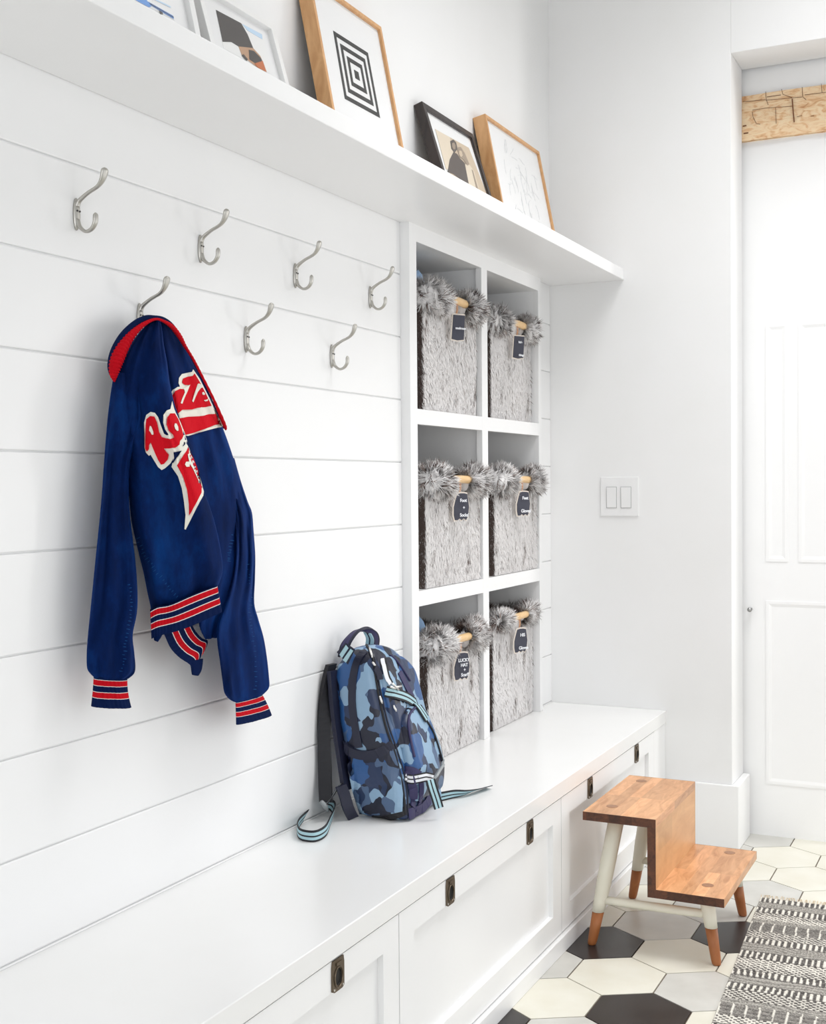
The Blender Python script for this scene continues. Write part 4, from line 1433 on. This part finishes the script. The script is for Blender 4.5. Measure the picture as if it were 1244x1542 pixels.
# worn double-stitched seams: fine raised bars along each seam
def seam(px, tree, parent, w=5., gap=4.2, name='worn_seam'):
    P = spline(px, 12)
    k = MB(); acc = 0; last = None
    for i in range(1, len(P)):
        d = math.hypot(P[i][0] - P[i - 1][0], P[i][1] - P[i - 1][1]); acc += d
        if acc < gap: continue
        acc = 0
        tx, ty = (P[i] - P[i - 1]) / max(d, 1e-6)
        ww = w * rnd.uniform(.35, 1)
        o = rnd.uniform(-1.5, 1.5)
        pts = []
        for s in (-.5, 0, .5):
            u, v = P[i][0] - ty * (ww * s + o), P[i][1] + tx * (ww * s + o)
            r_ = ray(u, v).normalized(); h = tree.ray_cast(CAM, r_)
            if h[0] is None: break
            pts.append(h[0] - r_ * .0004)
        if len(pts) == 3: k.tube(pts, [.0005, .0011, .0005], WORN, 5)
    if k.v: k.build(name, parent)
TA = bvh([o for o in jk.children if o.name.startswith('left_sleeve')]); TD = bvh([SLV])
seam([(203, 800), (215, 830), (232, 856), (255, 885), (270, 900)], TB, jk, 7)
seam([(193, 875), (198, 905), (196, 930), (190, 965), (187, 990), (183, 1012)], TA, jk, 6)
seam([(166, 616), (178, 622), (188, 634), (194, 650)], TB, jk, 6)
seam([(372, 845), (378, 890), (376, 925), (381, 955), (384, 1000), (384, 1040)], TD, jk, 6)
seam([(350, 800), (345, 845), (346, 830)], TC, jk, 7)
# ------------------------------------------------------------------ backpack
bp = empty('backpack', (.16, -1.62, HB), 'blue camouflage school backpack leaning on the shiplap wall', 'backpack')
def rrect(x0, x1, y0, y1, z, r, seg=5, rz=0.):
    r = min(r, (x1 - x0) / 2 * .98, (y1 - y0) / 2 * .98)
    pts = []
    for cx, cy, a0 in ((x1 - r, y0 + r, -90), (x1 - r, y1 - r, 0), (x0 + r, y1 - r, 90), (x0 + r, y0 + r, 180)):
        for s in range(seg + 1):
            a = math.radians(a0 + 90 * s / seg)
            pts.append(Vector((cx + r * math.cos(a), cy + r * math.sin(a), z)))
    return pts
def slabloft(name, rows, m, parent, n=4, wob=.003, seed=0, tilt=0.):
    P = spline(rows, n)
    k = MB()
    rings = []
    for q in P:
        z, x0, x1, y0, y1, r = q
        ring = rrect(x0, x1, y0, y1, z, r)
        # slant: the bag leans back, so cross-sections follow it
        for p in ring:
            p.z += tilt * ((p.x - x0))
            nz = mnoise.noise(Vector((p.x * 20 + seed, p.y * 12, p.z * 14)))
            c = Vector(((x0 + x1) / 2, (y0 + y1) / 2, p.z))
            p += (p - c).normalized() * nz * wob * 2
            p.z = max(p.z, HB + .0006)
        rings.append(ring)
    k.rings(rings, m)
    return k.build(name, parent, smooth=True)
MAIN = slabloft('main_compartment', [
    (HB + .0008, .115, .215, -1.755, -1.57, .02), (.503, .096, .236, -1.772, -1.552, .025), (.53, .082, .240, -1.78, -1.545, .03), (.58, .071, .232, -1.782, -1.54, .03), (.64, .060, .220, -1.782, -1.538, .03),
    (.70, .050, .204, -1.781, -1.538, .03), (.76, .036, .184, -1.78, -1.54, .03), (.82, .025, .168, -1.779, -1.55, .03), (.865, .024, .154, -1.775, -1.57, .03), (.89, .032, .145, -1.768, -1.595, .03),
    (.910, .045, .136, -1.758, -1.62, .03), (.924, .062, .124, -1.74, -1.65, .026), (.931, .082, .108, -1.72, -1.68, .012)], CAMO, bp, wob=.004, seed=3)
UP = slabloft('upper_front_pocket', [
    (.68, .185, .225, -1.752, -1.572, .02), (.74, .170, .206, -1.755, -1.568, .022), (.80, .150, .190, -1.755, -1.568, .022), (.85, .140, .178, -1.752, -1.572, .022),
    (.875, .135, .168, -1.745, -1.59, .024), (.893, .133, .158, -1.73, -1.615, .02), (.901, .135, .150, -1.71, -1.645, .01)], CAMO, bp, wob=.003, seed=5)
LOW = slabloft('lower_front_pocket', [
    (.535, .215, .238, -1.735, -1.60, .02), (.55, .215, .256, -1.745, -1.58, .022), (.60, .205, .262, -1.748, -1.573, .026), (.66, .195, .251, -1.748, -1.573, .026), (.71, .185, .234, -1.742, -1.578, .026),
    (.745, .180, .221, -1.725, -1.592, .024), (.765, .18, .210, -1.70, -1.62, .018), (.772, .182, .200, -1.68, -1.64, .01)], CAMO, bp, wob=.003, seed=8)
ALL = bvh([MAIN, UP, LOW])
TM = bvh([MAIN])
def onbag(px, n=6, tree=None, off=.0):
    P = spline(px, n)
    out = []
    for q in P:
        d = ray(q[0], q[1]).normalized()
        h = (tree or ALL).ray_cast(CAM, d)
        if h[0] is None:
            g = at(q[0], q[1], 1, -1.62)
            nr, nn, _, _ = (tree or ALL).find_nearest(g)
            out.append((nr, nn))
        else:
            nn = h[1]
            if nn.dot(d) > 0: nn = -nn
            out.append((h[0] + nn * off, nn))
    return out
def piping(name, px, r, m, tree=None, parent=None):
    pts = onbag(px, 6, tree, r * .4)
    k = MB(); k.tube([p for p, _ in pts], r, m, 8)
    return k.build(name, parent or bp, smooth=True)
def band(name, px, w, pattern, tree=None, th=.0025, lift=.0015, parent=None):
    pts = onbag(px, 6, tree, lift)
    C_ = [p for p, _ in pts]
    sides = []
    for i in range(len(C_)):
        t = (C_[min(i + 1, len(C_) - 1)] - C_[max(i - 1, 0)]).normalized()
        s = t.cross(pts[i][1]).normalized()
        sides.append(s)
    k = MB(); ribbon(k, C_, sides, w, pattern, th)
    return k.build(name, parent or bp)
WEB = [(.17, BLACKNYL), (.24, AQUA), (.14, BLACKNYL), (.26, AQUA), (.19, BLACKNYL)]
# piping down the rear and front edges of the side, dark zip gusset
piping('piping', [(531, 976), (511, 987), (500, 1005), (497, 1030), (501, 1060), (509, 1095), (517, 1145), (524, 1190), (537, 1232)], .0045, NAVY, TM)
piping('piping', [(552, 972), (561, 990), (566, 1020), (572, 1055), (581, 1095), (593, 1130), (602, 1165), (608, 1200), (610, 1226)], .0035, BLACKNYL, TM)
piping('piping', [(564, 990), (569, 1020), (576, 1055), (585, 1092), (598, 1130), (607, 1160), (613, 1195), (614, 1224)], .0022, GREY if False else NAVY, TM)
band('zip_gusset', [(548, 982), (540, 992), (534, 1010), (531, 1035), (531, 1065), (536, 1100), (541, 1126)], .021, [(1, NAVY)], TM, .003)
band('pocket_binding', [(519, 1121), (527, 1130), (543, 1136), (560, 1136), (577, 1131), (590, 1122)], .0235, [(1, NAVY)], TM, .010, .003)
band('base_panel', [(536, 1223), (558, 1229), (585, 1229), (608, 1221)], .024, [(1, BLACKNYL)], TM, .003)
band('base_panel', [(615, 1226), (625, 1222), (638, 1214), (647, 1202)], .030, [(1, PURPNAVY)], None, .003)
# side stretch pocket, puffed out under its binding
k = MB()
O = [(521, 1134), (545, 1142), (568, 1141), (592, 1128), (602, 1160), (607, 1195), (606, 1222), (575, 1229), (541, 1226), (530, 1190), (524, 1160)]
drape('side_pocket', [O], TM, CAMO, .009, bp, step=5)
def wrinkle(px, r=.0028):
    piping('pocket_fold', px, r, NAVY, None, bp)
# outline piping on both front pockets
piping('piping', [(566, 1018), (567, 1000), (574, 992), (584, 988), (592, 990), (603, 1003), (617, 1025)], .003, PURPNAVY, bvh([UP]))
piping('piping', [(624, 1140), (618, 1112), (615, 1090), (617, 1076), (624, 1067), (634, 1064)], .0034, PURPNAVY, bvh([LOW]))
piping('piping', [(641, 1084), (652, 1102), (660, 1125), (666, 1146)], .0030, BLACKNYL, bvh([LOW]))
# webbing strap across the upper pocket with its loose end
band('compression_strap', [(581, 1041), (594, 1045), (607, 1049), (618, 1055), (628, 1064), (636, 1075), (641, 1083)], .029, WEB, None, .003, .004)
band('webbing_tab', [(577, 993), (580, 1008), (583, 1020), (588, 1030)], .015, [(.3, BLACKNYL), (.4, CHALK), (.3, CHALK)], None, .002, .003)
band('navy_panel', [(601, 1012), (611, 1032), (621, 1052)], .022, [(1, PURPNAVY)], bvh([UP]), .003, .002)
k = MB()
for a, b in (((586, 1034), (592, 1038)), ((592, 1036), (600, 1034)), ((588, 1030), (596, 1040))):
    p = onbag([a, b], 2, None, .008)
    k.tube([q for q, _ in p], .003, SILVER, 8)
k.build('metal_ring', bp, smooth=True)
# lower strap with buckle and hanging end
band('lower_strap', [(609, 1170), (620, 1173), (629, 1172), (640, 1170), (650, 1172)], .024, [(.15, BLACKNYL), (.28, CHALK), (.14, BLACKNYL), (.28, CHALK), (.15, BLACKNYL)], None, .003, .004)
band('strap_panel', [(611, 1158), (622, 1160), (632, 1166)], .016, [(1, PURPNAVY)], None, .003, .003)
band('strap_panel', [(615, 1160), (620, 1175), (623, 1195), (620, 1215)], .022, [(1, PURPNAVY)], None, .003, .003)
band('strap_panel', [(631, 1168), (634, 1185), (632, 1205), (626, 1222)], .014, [(1, PURPNAVY)], None, .003, .003)
XB = .285
def W3(px, x): return [at(u, v, 0, x) for u, v in px]
k = MB()
c = [at(655, 1172, 0, .287), at(660, 1163, 0, .285), at(666, 1154, 0, .28)]
ribbon(k, c, [Vector((.35, .75, .55)).normalized()] * 3, .020, [(1, BUCKLE)], .007)
ribbon(k, [c[2] + Vector((0, .001, .002)), c[2] + Vector((0, .006, .014))], [Vector((.35, .75, .55)).normalized()] * 2, .012, [(1, BUCKLE)], .005)
k.build('side_release_buckle', bp, bevel=.0015)
def freeband(name, pts, sides, w, pattern=WEB, th=.0022, n=8):
    P = spline([tuple(p) for p in pts], n)
    Sd = spline([tuple(s) for s in sides], n)
    k = MB(); ribbon(k, [Vector(p) for p in P], [Vector(s).normalized() for s in Sd], w, pattern, th)
    return k.build(name, bp)
freeband('loose_strap_end', [at(648, 1174, 0, .288), at(652, 1188, 0, .296), at(657, 1203, 0, .300), at(661, 1217, 0, .304)], [(.55, .82, .12), (.6, .8, .12), (.6, .8, .14), (.6, .8, .16)], .027)
# strap lying on the bench to the right: on edge, curling flat
zc = HB + .0135
def onbench(u, v, z): return at(u, v, 2, z)
freeband('webbing_strap', [onbench(646, 1201, HB + .014), onbench(662, 1200, HB + .0145), onbench(682, 1196, HB + .0135), onbench(700, 1194, HB + .011), onbench(718, 1189.5, HB + .0085), onbench(737, 1184, HB + .006)],
         [(.25, 0, .97), (.2, 0, .98), (.35, -.1, .93), (.65, -.3, .7), (.85, -.4, .42), (.8, -.3, .3)], .027)
# carry loop on top
def loopband():
    pts = [at(517, 983, 1, -1.72), at(522, 968, 1, -1.71), at(532, 955, 1, -1.69), at(545, 948, 1, -1.66), at(558, 951, 1, -1.63), at(564, 962, 1, -1.61), at(562, 978, 1, -1.60)]
    n = [(.75, .1, .65), (.85, .2, .5), (.8, .3, .5), (.6, .75, .2), (.4, .9, 0), (.2, .95, -.1), (.2, .95, -.1)]
    freeband('carry_handle', pts, n, .036, [(.12, NAVY), (.3, PURPNAVY), (.05, NAVY), (.38, PURPNAVY), (.15, NAVY)], .008, 6)
loopband()
k = MB()
def slabpatch(px, x, m, th=.004):
    P_ = [at(u, v, 1, x) for u, v in px]
    nn = (CAM - P_[0]).normalized()
    B_ = [p - nn * th for p in P_]
    n = len(P_)
    k.add(P_ + B_, [tuple(range(n)), tuple(range(n, 2 * n))[::-1]] + [(i, i + n, (i + 1) % n + n, (i + 1) % n) for i in range(n)], m)
slabpatch([(507, 982), (521, 968), (535, 978), (524, 1001)], -1.792, NAVY)
k.build('handle_anchor', bp)
k = MB()
slabpatch([(511, 986), (521, 971), (525, 976), (515, 991)], -1.7945, AQUA, .0035)
slabpatch([(516, 994), (528, 977), (532, 980), (521, 998)], -1.7945, AQUA, .0035)
k.build('reflective_stripe', bp)
freeband('handle_stripe', [at(553, 953, 1, -1.640), at(557, 962, 1, -1.635), at(556, 973, 1, -1.632)], [(.9, .3, -.2)] * 3, .022, [(.4, AQUA), (.18, NAVY), (.42, AQUA)], .004)
# zip pulls
k = MB()
for a, b in (((556, 978), (560, 992)), ((560, 998), (565, 1004)), ((592, 1062), (595, 1072)), ((571, 1048), (575, 1060))):
    p = onbag([a, b], 3, None, .006)
    k.tube([q for q, _ in p], [.0022] + [.003] * (len(p) - 2) + [.0015], SILVER, 8)
k.build('zip_pull', bp, smooth=True)
band('zip_pull_tape', [(564, 1006), (569, 1015), (571, 1024)], .016, [(1, NAVY)], None, .004, .006)
# padded shoulder strap against the wall, webbing looping out on the bench
def strapx(z): return .02
PAD = [(NAVY)]
freeband('shoulder_strap', [at(499, 1000, 0, .022), at(493, 1025, 0, .018), at(489, 1065, 0, .017), at(488, 1110, 0, .020), at(489, 1150, 0, .024), at(490, 1185, 0, .032), at(491, 1208, 0, .040)],
         [(.15, .95, 0), (.2, .95, 0), (.5, .85, 0), (.8, .6, 0), (.95, .3, 0), (.95, .2, 0), (.95, .2, 0)], .034, [(1, BLACKNYL)], .012, 6)
freeband('back_padding', [at(500, 1010, 0, .030), at(505, 1070, 0, .040), at(513, 1130, 0, .058), at(522, 1190, 0, .078)], [(.1, .98, 0)] * 4, .03, [(1, NAVY)], .012, 6)
k = MB()
k.tube([at(484, 1207, 0, .04), at(490, 1214, 0, .045), at(494, 1222, 0, .048)], [.005, .007, .003], BUCKLE, 8)
k.build('ladder_lock', bp, smooth=True)
freeband('webbing_strap', [at(491, 1212, 0, .046), at(500, 1200, 0, .055), at(509, 1186, 0, .068), at(514, 1180, 0, .080)], [(.7, -.5, .3)] * 4, .013, [(.25, BLACKNYL), (.5, BUCKLE), (.25, BLACKNYL)])
ft = at(523, 1205, 1, -1.70)
freeband('strap_anchor', [at(513, 1183, 0, .082), at(518, 1195, 0, .086), at(525, 1218, 0, .094), at(532, 1232, 0, .100)], [(.5, .8, .2)] * 4, .030, [(1, NAVY)], .006)
zc = HB + .0145
freeband('webbing_strap', [onbench(472, 1214, HB + .0165), onbench(462, 1226, HB + .0155), onbench(450, 1240, HB + .015), onbench(448.5, 1251, HB + .015), onbench(456, 1257.5, HB + .0148), onbench(475, 1259, HB + .0148), onbench(490, 1251, HB + .0148),
                           onbench(497, 1237, HB + .0155), onbench(503, 1221, HB + .018), onbench(500, 1213, HB + .02), onbench(491, 1210, HB + .026)],
         [(.5, .5, .75), (.35, .3, .9), (.1, .1, .98), (0, 0, 1), (0, 0, 1), (0, 0, 1), (0, 0, 1), (.1, 0, 1), (.2, .1, .95), (.3, .2, .8), (.3, .3, .8)], .028)

for o in bp.children:
    if o.type == 'MESH':
        for v in o.data.vertices:
            if v.co.z < HB + .0004: v.co.z = HB + .0004
# ------------------------------------------------------------------ light
wd = bpy.data.worlds.new('sky'); S.world = wd
wd.use_nodes = True
nt = wd.node_tree
bg = nt.nodes['Background']
bg.inputs['Color'].default_value = (.93, .96, 1, 1)
bg.inputs['Strength'].default_value = 2.0
def area(name, loc, rot, sx, sy, power, col=(1, 1, 1), spread=PI):
    l = bpy.data.lights.new(name, 'AREA'); l.shape = 'RECTANGLE'; l.size = sx; l.size_y = sy; l.energy = power; l.color = col; l.spread = spread
    o = bpy.data.objects.new(name, l); COL.objects.link(o); o.location = loc; o.rotation_euler = rot
    return o
# added fill lamps outside the two unseen windows of the right wall
area('window_fill', (XR + .2, -1.83, .92), (0, PI / 2, 0), 1.7, 2.1, 18, (1, .985, .97))
area('window_fill', (XR + .2, -4.5, .92), (0, PI / 2, 0), 1.7, 2.1, 5, (1, .985, .97))
# added fill lamp in the unseen opening behind the camera
area('window_fill', (1.5, YB - .2, 1.1), (PI / 2, 0, 0), 2.5, 1.8, 78, (.97, .985, 1))
# key lamp from the right rear, set outside the added sidelight
sd = area('entrance_key', (2.85, .86, 1.6), (0, 0, 0), .42, 1.7, 38, (1, .975, .95))
sd.rotation_euler = (Vector((0, -1.4, 1.5)) - Vector((2.85, .86, 1.6))).to_track_quat('-Z', 'Y').to_euler()
ce = area('ceiling_fill', (1.5, -1.15, HC - .02), (0, 0, 0), 1.4, 1.6, 68, (1, 1, 1), math.radians(115))  # unseen lamp added to fill floor and bench from above
S.view_settings.view_transform = 'Standard'
S.view_settings.look = 'None'
S.view_settings.gamma = 1
S.view_settings.exposure = -1.04
S.view_settings.use_curve_mapping = False
